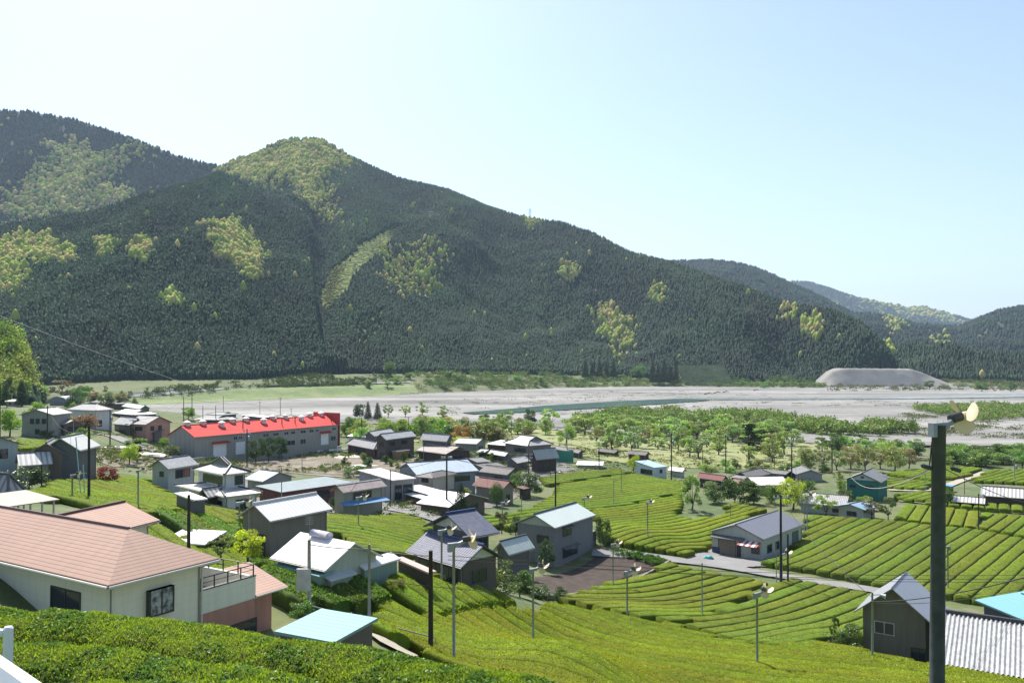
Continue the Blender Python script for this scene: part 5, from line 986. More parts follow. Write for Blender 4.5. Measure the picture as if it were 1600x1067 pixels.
# ================================================================ TREES
def mkcrown(kind, seed):
    rg = random.Random(seed); bl = []; limbs = []
    if kind in ('round', 'open', 'willow', 'shrub'):
        nb = {'round': 22, 'open': 20, 'willow': 16, 'shrub': 14}[kind]
        zlo = {'round': .25, 'open': .26, 'willow': .2, 'shrub': .1}[kind]
        for i in range(nb):
            a = rg.uniform(0, 6.28); z = rg.uniform(0, 1); rr_ = math.sqrt(rg.uniform(.05, 1))*.40*math.sqrt(max(.05, 1-(abs(z-.4)/.75)**2)); s = rg.uniform(.08, .15) if kind != 'round' else rg.uniform(.11, .18)
            if kind == 'open': s = rg.uniform(.06, .12)
            if kind == 'shrub': s = rg.uniform(.15, .24)
            zz = zlo+(1-zlo-.1)*z; bl.append((rr_*math.cos(a), rr_*math.sin(a), zz, s, s*.75))
        n, lf = {'round': (3600, .038), 'open': (2600, .036), 'willow': (3400, .036), 'shrub': (3400, .045)}[kind]
    elif kind == 'conifer':
        for i in range(16):
            z = .12+.82*i/16; r = .42*(1-z)**.8+.02
            for k in range(5):
                a = k*1.257+i*.7+rg.uniform(-.3, .3); bl.append((r*.65*math.cos(a), r*.65*math.sin(a), z-.02, r*.42+.015, .035))
        n, lf = 3200, .035
    elif kind == 'pine':
        for i in range(26):
            z = rg.uniform(.18, .97); r = .45*(1-z)**.6+.05; a = rg.uniform(0, 6.28); q = rg.uniform(.3, .9)
            bl.append((r*q*math.cos(a), r*q*math.sin(a), z, rg.uniform(.09, .16), .045))
        n, lf = 3400, .032
    elif kind == 'dome':
        bl = [(0,0,.5,.42,.42),(0,0,.55,.38,.42)]; n, lf = 4200, .035
    Q, F, C = leafcloud(bl, n, lf, seed=seed, up=.3 if kind != 'willow' else -.2)
    cr = npmesh('crown', Q, F, None, C, False); cr.materials.append(NEED if kind in ('conifer', 'pine') else LEAF)
    mb = MB(); tz = {'round': .35, 'open': .22, 'willow': .18, 'shrub': .15, 'conifer': .95, 'pine': .9, 'dome': .3}[kind]; tr_ = .028 if kind != 'shrub' else .02
    lean = rg.uniform(-.04, .04)
    mb.tube([(0,0,-.06),(lean*.3,0,.02),(lean,0,tz*.6),(lean*1.4,.01,tz)], [tr_*1.5, tr_*1.15, tr_*.9, tr_*(.7 if tz < .5 else .15)], 7)
    if kind in ('round', 'open', 'willow', 'shrub'):
        for b in rg.sample(bl, min(9, len(bl))):
            m_ = (b[0]*.45+lean*.5, b[1]*.45, tz+(b[2]-tz)*.4); mb.tube([(lean*1.3, .01, tz*.9), m_, b[:3]], [tr_*.6, tr_*.35, tr_*.1], 5, False)
    elif kind == 'pine':
        for b in rg.sample(bl, 12): mb.tube([(lean, 0, b[2]-.03), b[:3]], [tr_*.35, tr_*.1], 4, False)
    tm = mb.mesh('trunk', True); tm.materials.append(BARK); return cr, tm
PROTO = {k: [mkcrown(k, 100+i*7+len(k)) for i in range(n)] for k, n in (('round', 4), ('open', 5), ('willow', 3), ('shrub', 3), ('conifer', 2), ('pine', 2), ('dome', 1))}
def tree(px, py, hpx, wpx, kind, colr, label, group=None, name='tree', pos=None, Y=None, v=None, cat=None):
    if pos is None: pos = at(px, py) if Y is None else onY(px, py, Y)
    D = pos[1]; h = hpx*D/FOC; w_ = wpx*D/FOC
    o = empty(name, pos, label, cat or ('shrub' if kind == 'shrub' else 'tree'), group); cr, tm = PROTO[kind][random.randrange(len(PROTO[kind])) if v is None else v % len(PROTO[kind])]
    o.scale = (w_/.92, w_/.92, h); o.rotation_euler = (0, 0, random.uniform(0, 6.28))
    cc = tuple(c*random.uniform(.9, 1.1) for c in colr)
    addo('crown', cr, None, o, color=cc); addo('trunk', tm, None, o); return o
LG = (.27,.38,.11); WG = (.26,.36,.16); BG = (.17,.28,.025); MG = (.1,.17,.035); DG = (.045,.085,.025); PG = (.035,.06,.025); YG = (.36,.4,.03); OR = (.3,.17,.06); BR = (.2,.15,.09); RD = (.22,.02,.035)
spec = [
 (957,703,46,42,'willow',WG,'pale green willow standing alone on the park lawn behind the log cabin'),
 (997,700,38,44,'willow',WG,'round pale willow right of the lone park willow'),
 (1024,697,32,30,'open',LG,'two stemmed leaning park tree with airy yellow green crown'),
 (1060,704,42,34,'willow',WG,'tall pale green park tree behind the light blue roofed shed'),
 (1078,714,34,36,'open',LG,'light leaved park tree right of the light blue roofed shed'),
 (1123,711,34,36,'open',(.3,.36,.14),'airy cherry tree with a ring of shade on the park lawn'),
 (1081,686,24,26,'round',BG,'small bright green tree at the back of the park lawn'),
 (1170,718,58,44,'pine',PG,'large dark pine in the middle of the park'),
 (1190,704,34,36,'pine',PG,'dark spreading pine behind the large park pine'),
 (1226,711,44,34,'open',LG,'slim park tree on the right of the pines'),
 (1145,692,30,36,'open',WG,'pale tree behind the large park pine'),
 (885,695,30,32,'round',BG,'bright green round tree beside the long dark hall'),
 (860,668,32,36,'open',LG,'pale tree standing at the river edge of the park'),
 (829,664,26,22,'round',DG,'dark tree left of the pale river edge tree'),
 (824,682,16,20,'dome',(.13,.11,.03),'small rounded bronze shrub on the park lawn'),
 (789,662,20,30,'round',BG,'spreading tree by the gravel left of the park'),
 (562,657,30,20,'round',PG,'leftmost of the dark trees behind the factory end'),
 (575,657,33,16,'conifer',PG,'middle dark conifer behind the factory end'),
 (590,657,31,18,'conifer',PG,'right dark conifer behind the factory end'),
 (606,653,22,20,'open',(.18,.24,.08),'thin tree right of the dark conifers'),
 (633,652,20,20,'open',LG,'small spring tree beside the gravel bed'),
 (660,650,24,24,'open',LG,'spring tree with airy crown beside the gravel bed'),
 (692,652,20,22,'open',LG,'low spring tree at the edge of the gravel bed'),
 (474,709,42,24,'round',(.24,.32,.04),'slender yellow green tree in front of the factory wall'),
 (400,723,40,28,'round',DG,'dark round tree against the factory wall, left of three'),
 (419,722,40,28,'round',DG,'dark round tree against the factory wall, middle of three'),
 (440,719,38,24,'round',DG,'dark round tree against the factory wall, right of three'),
 (202,726,34,30,'round',YG,'yellow green bush in the terrace garden'),
 (214,722,36,22,'pine',PG,'dark pruned pine beside the yellow green bush'),
 (168,758,30,34,'round',RD,'dark red Japanese maple bush above the left tea field'),
 (268,712,18,30,'dome',(.09,.12,.04),'grey green clipped bush at the left end of the factory'),
 (294,655,22,22,'round',BG,'bright green tree behind the factory roof'),
 (133,672,26,46,'round',(.24,.12,.06),'russet spring tree beside the white far left house'),
 (96,622,30,40,'open',BR,'bare brown tree below the dark knoll'),
 (60,625,24,34,'round',BG,'fresh green tree left of the bare brown tree'),
 (125,634,32,30,'round',MG,'dark green broad tree above the white far left house'),
 (145,630,18,24,'round',OR,'orange tinged shrub by the far road'),
 (190,628,16,26,'round',(.2,.18,.05),'olive shrub beyond the hipped brown house'),
 (60,655,28,30,'round',BG,'bright green tree behind the grey two storey house'),
 (15,682,44,40,'round',BG,'leafy bright green tree at the left edge of the picture'),
 (122,694,26,30,'shrub',MG,'garden bush right of the grey two storey house'),
 (388,880,52,54,'round',(.42,.46,.03),'vivid yellow green garden tree in front of the brown house'),
 (345,872,38,44,'open',(.18,.2,.07),'gnarled half bare garden tree left of the vivid yellow one'),
 (720,811,62,34,'conifer',PG,'dark drooping conifer beside the bright white roof'),
 (776,791,38,26,'dome',(.06,.11,.025),'round clipped dark green tree beside the rust red roof'),
 (828,776,38,44,'round',DG,'wide dark garden tree at the edge of the long tea field'),
 (806,762,26,24,'round',MG,'garden tree behind the small rust shed'),
 (943,863,56,30,'round',DG,'dark columnar garden tree beside the tall grey house'),
 (853,886,42,30,'round',(.04,.07,.03),'dark camellia against the left wall of the tall grey house'),
 (806,840,34,24,'round',DG,'dark shrub between the navy tiled house and the tall grey house'),
 (784,832,34,26,'open',(.1,.12,.06),'thin garden tree behind the silver striped annex'),
 (773,928,54,62,'shrub',(.12,.17,.05),'big leafy garden tree in front of the navy tiled house'),
 (812,932,40,46,'shrub',(.09,.14,.04),'leafy garden tree right of the big one before the navy tiled house'),
 (710,915,34,34,'dome',(.2,.2,.06),'golden green clipped bush before the navy tiled house'),
 (842,938,24,40,'shrub',(.07,.14,.03),'low evergreen bush at the edge of the bare soil plot'),
 (880,944,26,28,'shrub',(.05,.12,.025),'low dark bush at the end of the soil plot path'),
 (478,905,0.1,0.1,'shrub',MG,''),
 (1081,797,58,40,'willow',(.28,.36,.14),'silvery green tree standing alone in the bright tea field'),
 (1118,786,34,36,'shrub',(.22,.25,.13),'grey green bush right of the silvery tree'),
 (1148,787,40,40,'shrub',(.06,.1,.025),'dark evergreen bush behind the warehouse'),
 (1178,788,36,40,'shrub',(.06,.1,.025),'second dark evergreen bush behind the warehouse'),
 (1205,786,30,30,'shrub',(.15,.2,.05),'mid green bush right of the dark evergreens'),
 (1239,796,48,48,'round',YG,'yellow green tree behind the grey warehouse roof'),
 (1290,808,36,42,'open',(.24,.3,.07),'light green tree in front of the long tiled house'),
 (1362,812,36,34,'open',(.25,.19,.14),'pinkish spring bush beside the blue roofed cottage'),
 (1388,813,38,28,'open',(.13,.17,.06),'green bush right of the pinkish spring bush'),
 (1478,790,30,30,'round',MG,'small tree behind the big pole beside the tool shed'),
 (1304,1000,40,16,'open',(.08,.13,.04),'young sapling beside the olive gabled house'),
 (1325,1015,38,50,'shrub',(.09,.14,.04),'leafy bush against the left wall of the olive gabled house'),
 (1292,1012,20,34,'shrub',(.13,.17,.07),'low bush left of the young sapling'),
 (545,1000,44,60,'open',(.1,.17,.06),'young climbing shrub over the turquoise shed roof'),
 (470,965,26,36,'shrub',(.12,.2,.04),'green shrub beside the terracotta annex'),
 (618,925,22,26,'shrub',(.2,.2,.05),'potted orange green shrub by the pale green wall'),
 (905,843,22,20,'open',MG,''),
 (990,738,28,22,'round',YG,'yellow green tree at the edge of the white greenhouse'),
 (720,697,18,30,'round',YG,'yellow green bush behind the low tiled house'),
 (722,690,26,30,'round',OR,'orange tinged tree behind the village roofs'),
 (770,688,24,40,'round',BG,'bright green tree left of the big irimoya roof'),
 (552,745,18,34,'shrub',MG,'vegetable bush in the plots'),
 (15,770,34,60,'shrub',DG,'dark garden shrubbery at the left edge'),
 (45,764,34,50,'shrub',DG,'dark clipped hedge beside the brown walled house'),
]
YT = {(773,928):80,(812,932):82,(710,915):79,(842,938):86,(388,880):66,(345,872):68,(478,905):1,(545,1000):49,(470,965):50,(618,925):63,(1304,1000):72,(1325,1015):71,(1292,1012):72,(806,840):112,(784,832):115,(853,886):104,(943,863):118,(720,811):126}
for s in spec:
    if s[6] and s[2] > 1: tree(*s, Y=YT.get((s[0], s[1])))
# a line of russet maples along the park edge
_t = []
for i, x in enumerate((1262,1285,1308,1330,1352,1376,1398,1420)):
    _t.append(tree(x, 736-(i % 2)*3, 40-(i % 3)*3, 34, 'open' if i % 3 else 'round', (.27,.24,.14) if i % 2 else (.24,.3,.12), 'russet spring maple in the row along the park edge behind the small grey gabled house', 'russet maples in a row at the park edge'))
number_group(_t, 'russet maples in a row at the park edge')
def scatter(poly, n, hr, wr, kinds, cols, label, group, name='tree', seed=1, mind=0):
    rg = random.Random(seed); W = np.array([at(*p)[:2] for p in poly]); k = 0; put_ = []; obs = []
    xs = [p[0] for p in poly]; ys = [p[1] for p in poly]; t = 0
    while k < n and t < n*60:
        t += 1; px, py = rg.uniform(min(xs), max(xs)), rg.uniform(min(ys), max(ys))
        if not inpoly([px], [py], poly)[0]: continue
        p = at(px, py)
        if any((p[0]-q[0])**2+(p[1]-q[1])**2 < mind*mind for q in put_): continue
        put_.append(p); h = rg.uniform(*hr)*FOC/p[1]; ww = rg.uniform(*wr)*FOC/p[1]
        obs.append(tree(px, py, h, ww, rg.choice(kinds), rg.choice(cols), label, group, name, pos=p)); k += 1
    number_group(obs, group)
scatter([(600,684),(640,668),(760,666),(800,672),(860,680),(780,690),(700,688)], 42, (4,7.5), (6,11), ['round','open','shrub'], [LG,(.2,.24,.08),BG,(.24,.22,.12),MG], 'spring tree in the thicket between the village roofs and the gravel bed', 'thicket trees behind the village roofs', seed=3, mind=4)
scatter([(535,700),(545,672),(600,668),(620,684),(600,690)], 12, (4,7), (5,8), ['round','shrub'], [LG,(.22,.26,.07),MG], 'rounded spring tree right of the red factory end wall', 'trees right of the factory', seed=4, mind=4)
scatter([(880,672),(1000,668),(1130,676),(1240,690),(1250,700),(1100,690),(900,680)], 36, (5.5,9), (8,13), ['willow','open','round'], [WG,LG,(.22,.28,.1)], 'pale willow like tree at the river side of the park', 'park trees on the river side', seed=5, mind=6)
scatter([(900,690),(960,684),(1100,694),(1240,708),(1230,730),(1100,722),(960,712)], 18, (3.5,7), (5,8.5), ['open','willow'], [LG,WG,(.26,.28,.13)], 'small airy tree on the park lawn', 'small trees dotted over the park lawn', seed=6, mind=7)
scatter([(1080,735),(1140,730),(1220,732),(1300,738),(1300,742),(1200,740),(1090,740)], 16, (1.5,3), (2.5,4), ['shrub'], [MG,(.16,.2,.07),LG], 'low bush along the fence line between park and village', 'bushes along the park fence line', 'bush', seed=7, mind=3)
scatter([(1270,705),(1340,700),(1440,712),(1430,722),(1300,716)], 18, (4,7), (5,8), ['round','open','pine'], [LG,MG,(.08,.13,.04),WG], 'bushy tree in the scrub between the maples and the gravel', 'trees in the scrub behind the maples', seed=8, mind=5)
scatter([(1465,712),(1650,716),(1650,735),(1600,730),(1470,730)], 40, (3.2,5.2), (5,8), ['round','shrub'], [(.14,.24,.05),(.18,.28,.07),MG], 'dense green bush in the belt between the far tea fields and the gravel', 'bushes behind the far tea fields', 'bush', seed=9, mind=3)
scatter([(0,690),(40,640),(120,640),(230,650),(260,700),(180,705),(60,690)], 28, (1.6,3.2), (2.5,4), ['shrub','round'], [BG,MG,LG], 'garden bush among the far left houses', 'garden bushes among the far left houses', 'bush', seed=10, mind=5)
scatter([(520,726),(620,716),(640,708),(760,715),(860,716),(880,722),(740,722),(600,735)], 40, (1.2,2.6), (1.6,3), ['shrub'], [MG,(.16,.2,.05),DG], 'small garden bush around the village houses', 'small bushes around the village houses', 'bush', seed=11, mind=4)
scatter([(60,628),(110,610),(230,620),(250,632),(200,640),(80,640)], 22, (4,8), (5,9), ['round','open','conifer'], [MG,DG,BG,(.2,.2,.06)], 'tree in the grove below the dark knoll', 'grove below the knoll', seed=12, mind=5)
# riverside thickets nobody could count
def thicket(name, poly, n, hr, wr, cols, label, seed=1, per=46, leafs=.42, z0=0):
    rg = np.random.default_rng(seed); xs = [p[0] for p in poly]; ys = [p[1] for p in poly]; Qs, Cs = [], []; k = 0; W = np.array([at(*p)[:2] for p in poly])
    x0, y0 = W.min(0); x1, y1 = W.max(0)
    while k < n:
        x = rg.uniform(x0, x1, 400); y = rg.uniform(y0, y1, 400); ok = inpoly(x, y, W) & (fbm(x/14, y/14, 2, seed) > .34); x, y = x[ok], y[ok]; z = H(x, y)
        for a, b, c in zip(x, y, z):
            h = rg.uniform(*hr); w_ = rg.uniform(*wr); bl = [(rg.uniform(-.3, .3)*w_, rg.uniform(-.3, .3)*w_, h*rg.uniform(.3, .75), w_*.3, h*.3) for _ in range(4)]
            Q, F, C = leafcloud(bl, per, leafs*(.6+.4*h/hr[1]), seed=int(rg.integers(1e9)), col_var=.25); Q += (a, b, c+.3); Qs.append(Q); Cs.append(C*np.array(cols[rg.integers(len(cols))])[None]); k += 1
            if k >= n: break
    Q = np.concatenate(Qs); C = np.concatenate(Cs)
    tag(addo(name, npmesh(name, Q, np.arange(len(Q)).reshape(-1, 4), None, C), FARL), label, 'scrub', kind='stuff')
WC = [(.22,.32,.09),(.27,.36,.13),(.17,.25,.07),(.28,.33,.15)]
thicket('riverside_thicket', [(900,660),(960,650),(1100,651),(1200,656),(1330,668),(1430,678),(1420,684),(1300,681),(1180,674),(1000,670),(900,672)], 1500, (3,6.5), (4,8), WC, 'band of grey green willow scrub on the gravel bar across the middle of the riverbed', 21, 90, .8)
thicket('riverside_thicket', [(1420,640),(1500,636),(1640,638),(1640,668),(1560,663),(1440,645)], 700, (2.5,5), (4,8), WC, 'band of willow scrub on the gravel at the right edge of the riverbed', 22, 60, .7)
thicket('far_bank_scrub', [(650,613),(760,609),(900,606),(1060,602),(1060,592),(940,585),(800,582),(640,588),(650,600)], 1500, (2.5,6), (5,11), [(.15,.25,.07),(.22,.3,.09),(.28,.28,.15),(.1,.17,.05)], 'scrub and small trees along the far bank below the mountain', 23, 44, 1.1)
thicket('far_bank_scrub', [(1060,605),(1290,607),(1285,588),(1180,592),(1060,593)], 380, (3,7), (6,11), [(.14,.24,.08),(.1,.16,.06),(.2,.26,.1)], 'green scrub on the far bank left of the gravel heap', 24, 44, 1.2)
thicket('far_bank_scrub', [(1290,612),(1650,612),(1650,598),(1500,600),(1300,600)], 200, (2,5), (6,12), [(.12,.17,.07),(.2,.19,.13)], 'sparse scrub in front of the gravel heap', 25, 40, 1.2)
thicket('far_bank_scrub', [(230,622),(420,607),(640,598),(640,588),(500,586),(300,606),(200,618)], 420, (2,5), (4,8), [(.08,.13,.04),(.13,.16,.06)], 'scrub along the road at the foot of the near left mountain', 26, 40, 1.)
thicket('garden_greens', [(262,720),(420,716),(520,712),(585,705),(660,716),(640,735),(560,748),(460,740),(300,730)], 420, (.3,.8), (.8,2.), [(.12,.22,.04),(.09,.16,.04),(.25,.24,.12)], 'vegetables and weeds over the village plots', 27, 26, .25)
thicket('garden_greens', [(150,705),(210,698),(250,702),(262,715),(235,728),(180,732)], 160, (.3,1), (.8,2), [(.16,.24,.06),(.3,.24,.16),(.12,.2,.04)], 'flowers and weeds in the terrace garden', 28, 30, .25)
thicket('garden_greens', [(955,863),(985,868),(1045,880),(1030,888),(985,874),(960,870)], 90, (.3,.7), (.6,1.2), [(.14,.26,.05),(.1,.2,.05)], 'leafy vegetables beside the lower road', 29, 60, .16)
thicket('gravel_bar_weeds', [(1420,646),(1480,655),(1640,668),(1640,688),(1400,682),(1380,668)], 260, (.5,1.5), (4,12), [(.16,.19,.09),(.2,.21,.13)], 'sparse weeds on the gravel bars', 30, 30, .6)
_a, _b, _c2 = [], [], []
for px, py, h, w_, k, c in ((565,578,26,32,'round',(.18,.24,.07)),(635,588,22,14,'conifer',DG),(610,590,26,22,'round',MG),(711,580,30,22,'round',(.14,.22,.07)),(770,566,26,24,'round',(.13,.19,.07)),(1000,592,24,24,'round',(.12,.22,.07)),(1452,608,14,16,'round',MG),(1534,612,16,22,'round',MG),(1580,612,16,18,'round',MG),(1295,592,14,20,'round',LG)):
    _a.append(tree(px, py, h, w_, k, c, 'separate tree standing out on the far river bank', 'single trees on the far river bank'))
for i, x in enumerate(range(915, 960, 11)): _b.append(tree(x, 592, 34-(i % 2)*4, 14, 'conifer', PG, 'tall dark cedar in the clump on the far bank left of the terraces', 'cedar clump on the far bank'))
for i, x in enumerate(range(1020, 1062, 9)): _c2.append(tree(x, 600, 44-(i % 2)*8, 14, 'conifer', PG, 'tall dark cedar in the clump beside the stone terraces', 'cedar clump beside the terraces'))
number_group(_a, 'separate trees standing on the far river bank'); number_group(_b, 'dark cedars clumped left of the far terraces'); number_group(_c2, 'dark cedars clumped beside the stone terraces')

thicket('grass_tufts', [(0,700),(60,660),(240,655),(262,712),(560,690),(900,700),(1060,725),(1300,738),(1390,760),(1250,770),(1100,760),(900,740),(700,810),(400,800),(240,735),(100,745)], 2600, (.25,.7), (.8,2.4), [(.11,.18,.04),(.16,.2,.06),(.09,.13,.035),(.22,.2,.1)], 'tufts of grass and weeds between the village houses', 41, 20, .28)
thicket('grass_tufts', [(600,690),(900,668),(1250,692),(1420,712),(1400,735),(1100,730),(900,708)], 900, (.2,.5), (1,3), [(.2,.24,.08),(.26,.26,.12),(.16,.2,.06)], 'patchy long grass on the park lawn', 42, 22, .3)

thicket('gravel_bar_weeds', [(640,628),(900,612),(1100,612),(1400,628),(1640,634),(1640,640),(1300,636),(1100,640),(900,650),(700,650)], 240, (.3,1.), (5,16), [(.2,.21,.13),(.16,.18,.1)], 'thin weeds and debris lines on the open gravel', 43, 26, .55)
scatter([(420,800),(520,795),(600,800),(700,800),(790,795),(850,780),(860,765),(800,748),(640,745),(560,748)], 16, (1.2,2.8), (1.6,3), ['shrub','round'], [MG,DG,BG,(.2,.22,.06)], 'garden shrub between the central houses', 'garden shrubs between the central houses', 'bush', seed=14, mind=4)
scatter([(1110,770),(1200,762),(1300,762),(1390,790),(1370,806),(1250,790)], 12, (1.2,2.6), (1.8,3.2), ['shrub'], [MG,DG,BG,(.2,.22,.06)], 'shrub among the right village houses', 'shrubs among the right village houses', 'bush', seed=15, mind=4)

thicket('far_bank_scrub', [(1440,600),(1500,588),(1660,584),(1660,604)], 320, (2,5), (6,12), [(.14,.19,.07),(.24,.23,.15),(.1,.15,.05)], 'scrub between the gravel heap and the dark belt at right', 44, 44, 1.2)

scatter([(480,600),(640,592),(800,584),(1060,596),(1060,604),(900,604),(660,606),(500,606)], 26, (5,10), (7,13), ['round','open','shrub'], [(.16,.25,.08),(.22,.3,.1),(.1,.17,.05)], 'tree on the far bank', 'trees along the foot of the central mountain', seed=31, mind=10)
scatter([(-5,622),(60,616),(75,632),(-5,640)], 12, (9,14), (4,6), ['conifer','round'], [PG,(.05,.09,.03)], 'dark tree below the knoll', 'dark trees under the left knoll', seed=32, mind=3)
scatter([(1140,600),(1280,604),(1280,609),(1140,607)], 9, (4,8), (6,11), ['round','shrub'], [(.16,.27,.09),(.2,.29,.11)], 'bush on the far bank', 'light green bushes left of the gravel heap', 'bush', seed=33, mind=8)
# ================================================================ POLES
def pole_base(px, yb, Y=None):
    if Y is not None: return onY(px, yb, Y)
    return at(px, yb, .3)
def upole(px, yt, yb, label, kind='wood', r=.14, arms=0, lamps=0, trans=False, dx=0, group=None, Y=None, cat='utility pole', name='utility_pole'):
    b = pole_base(px, yb, Y); top = onY(px+dx, yt, b[1]); h = top[2]-b[2]; o = empty(name, b, label, cat, group)
    mt = {'wood': WOODP, 'conc': CONC, 'green': POLG, 'metal': METG}[kind]
    lx = top[0]-b[0]; mb = MB(); mb.tube([(0,0,-1.2),(lx*.5,0,h*.5),(lx,0,h)], [r*1.0, r*.85, r*.7], 10); mb.build('pole', mt, o, smooth=True)
    for k in range(arms):
        z = h-.35-.75*k; mb = MB(); mb.box((lx-.9,-.05,z-.05),(lx+.9,.05,z+.05)); ar = mb.build('crossarm', METG, o)
        for q in (-.8,-.35,.35,.8):
            mb = MB(); mb.tube([(lx+q,0,z+.05),(lx+q,0,z+.14),(lx+q,0,z+.3)], [.03,.07,.05], 7); mb.build('insulator', WHITE, ar)
    if trans:
        mb = MB(); mb.tube([(lx+.42,0,h-2.6),(lx+.42,0,h-1.7)], .26, 12); mb.tube([(lx+.42,0,h-1.7),(lx+.42,0,h-1.6)], [.26,.1], 12); mb.build('transformer', METG, o)
    for k in range(lamps):
        s = -1 if k % 2 else 1; mb = MB(); mb.tube([(lx,0,h-.2),(lx+s*.55,-.2,h-.1)], .03, 5); mb.tube([(lx+s*.5,-.2,h-.12),(lx+s*.78,-.42,h-.2)], [.08,.19], 10); mb.build('lamp', METG, o)
    o['h'] = h; return o
def blade_mesh(sz):
    mb = MB(); n = 9
    for k in range(3):
        a = k*2*math.pi/3+.35
        for i in range(n-1):
            q = []
            for t in (i/(n-1), (i+1)/(n-1)):
                r = .08+.42*t; w_ = (.05+.2*math.sin(math.pi*min(1, t*.95+.05))**.7); tw = .75-.35*t
                for s in (-1, 1): q.append((r, s*w_*math.cos(tw), s*w_*math.sin(tw)))
            c, s = math.cos(a), math.sin(a)
            f = [(p[0]*c-p[1]*s, p[2], p[0]*s+p[1]*c) for p in q]; F = [f[0], f[1], f[3], f[2]]
            mb.face(F); mb.face([(p[0], p[1]+.008, p[2]) for p in reversed(F)])
    mb.tube([(0,-.1,0),(0,.08,0),(0,.13,0)], [.085,.085,.03], 12); mb.xf(lambda p: p*sz); return mb.mesh('fan_blades')
BLM = None
def fanpole(px, yt, yb, label, face=60, kind='metal', r=.075, Y=None, tilt=-25, sz=1.0, box=True, dx=0, group=None):
    """frost fan on a pole; face = compass of the fan, degrees clockwise from +Y"""
    global BLM
    b = pole_base(px, yb, Y); top = onY(px+dx, yt, b[1]); h = top[2]-b[2]; o = empty('frost_fan', b, label, 'frost fan', group)
    mt = {'wood': WOODP, 'conc': CONC, 'green': POLG, 'metal': METG}[kind]; lx = top[0]-b[0]
    mb = MB(); mb.tube([(0,0,-1.5),(lx,0,h)], [r*1.1, r*.95], 12); mb.build('pole', mt, o, smooth=True)
    a = math.radians(face); dv = Vector((math.sin(a), math.cos(a), 0)); sv = Vector((dv.y, -dv.x, 0)); T = Vector((lx, 0, h))
    def P(x, y, z): return T+dv*(x*sz)+sv*(y*sz)+Vector((0, 0, z*sz))
    mb = MB(); q = [(-.28,-.1,-.32),(-.02,-.1,-.32),(-.02,.1,-.32),(-.28,.1,-.32),(-.28,-.1,.06),(-.02,-.1,.06),(-.02,.1,.06),(-.28,.1,.06)]; mb.hexa([P(*p) for p in q]); mb.build('control_box', METG, o)
    mb = MB(); q = [(-.02,-.08,-.12),(.3,-.08,-.1),(.3,.08,-.1),(-.02,.08,-.12),(-.02,-.08,.07),(.3,-.08,.07),(.3,.08,.07),(-.02,.08,.07)]; mb.hexa([P(*p) for p in q])
    mb.tube([P(.2,0,-.02), P(.55,0,.12)], .09*sz, 8); ar = mb.build('arm', METG, o)
    mb = MB(); c0 = P(.62,0,.2); ang = math.radians(tilt); ax_ = (dv*math.cos(ang)+Vector((0,0,math.sin(ang)))).normalized()
    mb.tube([c0-ax_*.22*sz, c0-ax_*.2*sz, c0+ax_*.14*sz, c0+ax_*.16*sz], [.1*sz,.135*sz,.135*sz,.08*sz], 14); mb.build('motor', METD, o)
    if BLM is None: BLM = blade_mesh(1.0); BLM.materials.append(FANY)
    bo = addo('fan_blades', BLM, None, o, c0+ax_*.27*sz); bo.scale = (1.1*sz,)*3; bo.rotation_mode = 'QUATERNION'
    bo.rotation_quaternion = ax_.to_track_quat('Y', 'Z')
    return o
fanpole(1461, 664, 1180, 'big weathered green frost fan pole with cream blades in the right foreground', 72, 'green', .135, Y=16.5, tilt=12, sz=.72, dx=6)
fanpole(709, 850, 1033, 'near steel frost fan with cream blades in front of the navy tiled house', 70, 'metal', .085, Y=49, tilt=5, sz=1.3)
fanpole(833, 889, 1008, 'frost fan on the near slope below the tall grey house', 60, 'metal', .08, sz=1.1)
fanpole(690, 829, 914, 'frost fan standing just behind the navy tiled house porch', 60, 'metal', .08, sz=1.1)
fanpole(980, 893, 963, 'frost fan at the far edge of the near slope beside the soil plot', 60, 'metal', .08, sz=1.2)
fanpole(1183, 927, 1045, 'frost fan at the bottom right of the near slope', 60, 'metal', .08, sz=1.1)
fanpole(913, 778, 797, 'small frost fan showing over the tall grey house roof', 60, 'metal', .07, sz=1.2)
fanpole(560, 777, 826, 'frost fan in the terraced field by the blue canopied house', 60, 'metal', .07, sz=1.1)
fanpole(1261, 775, 832, 'frost fan behind the warehouse with two posts', 60, 'metal', .08, sz=1.3)
fanpole(1481, 854, 925, 'frost fan in the large field just right of the big pole', 250, 'metal', .08, sz=1.2)
fanpole(374, 785, 846, 'frost fan beside the brown house eave', 60, 'metal', .07, sz=1.2, Y=85)
fanpole(1012, 785, 842, 'frost fan in the middle of the bright field left of the warehouse', 60, 'metal', .08, sz=.9)
fanpole(1222, 866, 905, 'low frost fan in front of the warehouse side wall', 60, 'metal', .06, sz=1.2)
fanpole(958, 850, 917, 'frost fan at the soil plot corner', 60, 'metal', .07, sz=1.0)
fanpole(785, 785, 822, 'frost fan at the left end of the long field', 60, 'metal', .07, sz=1.)
fanpole(216, 735, 795, 'frost fan in the upper left tea field', 60, 'metal', .08, sz=.8)
fanpole(113, 742, 782, 'short grey frost fan post beside the carport', 60, 'metal', .09, sz=.8)
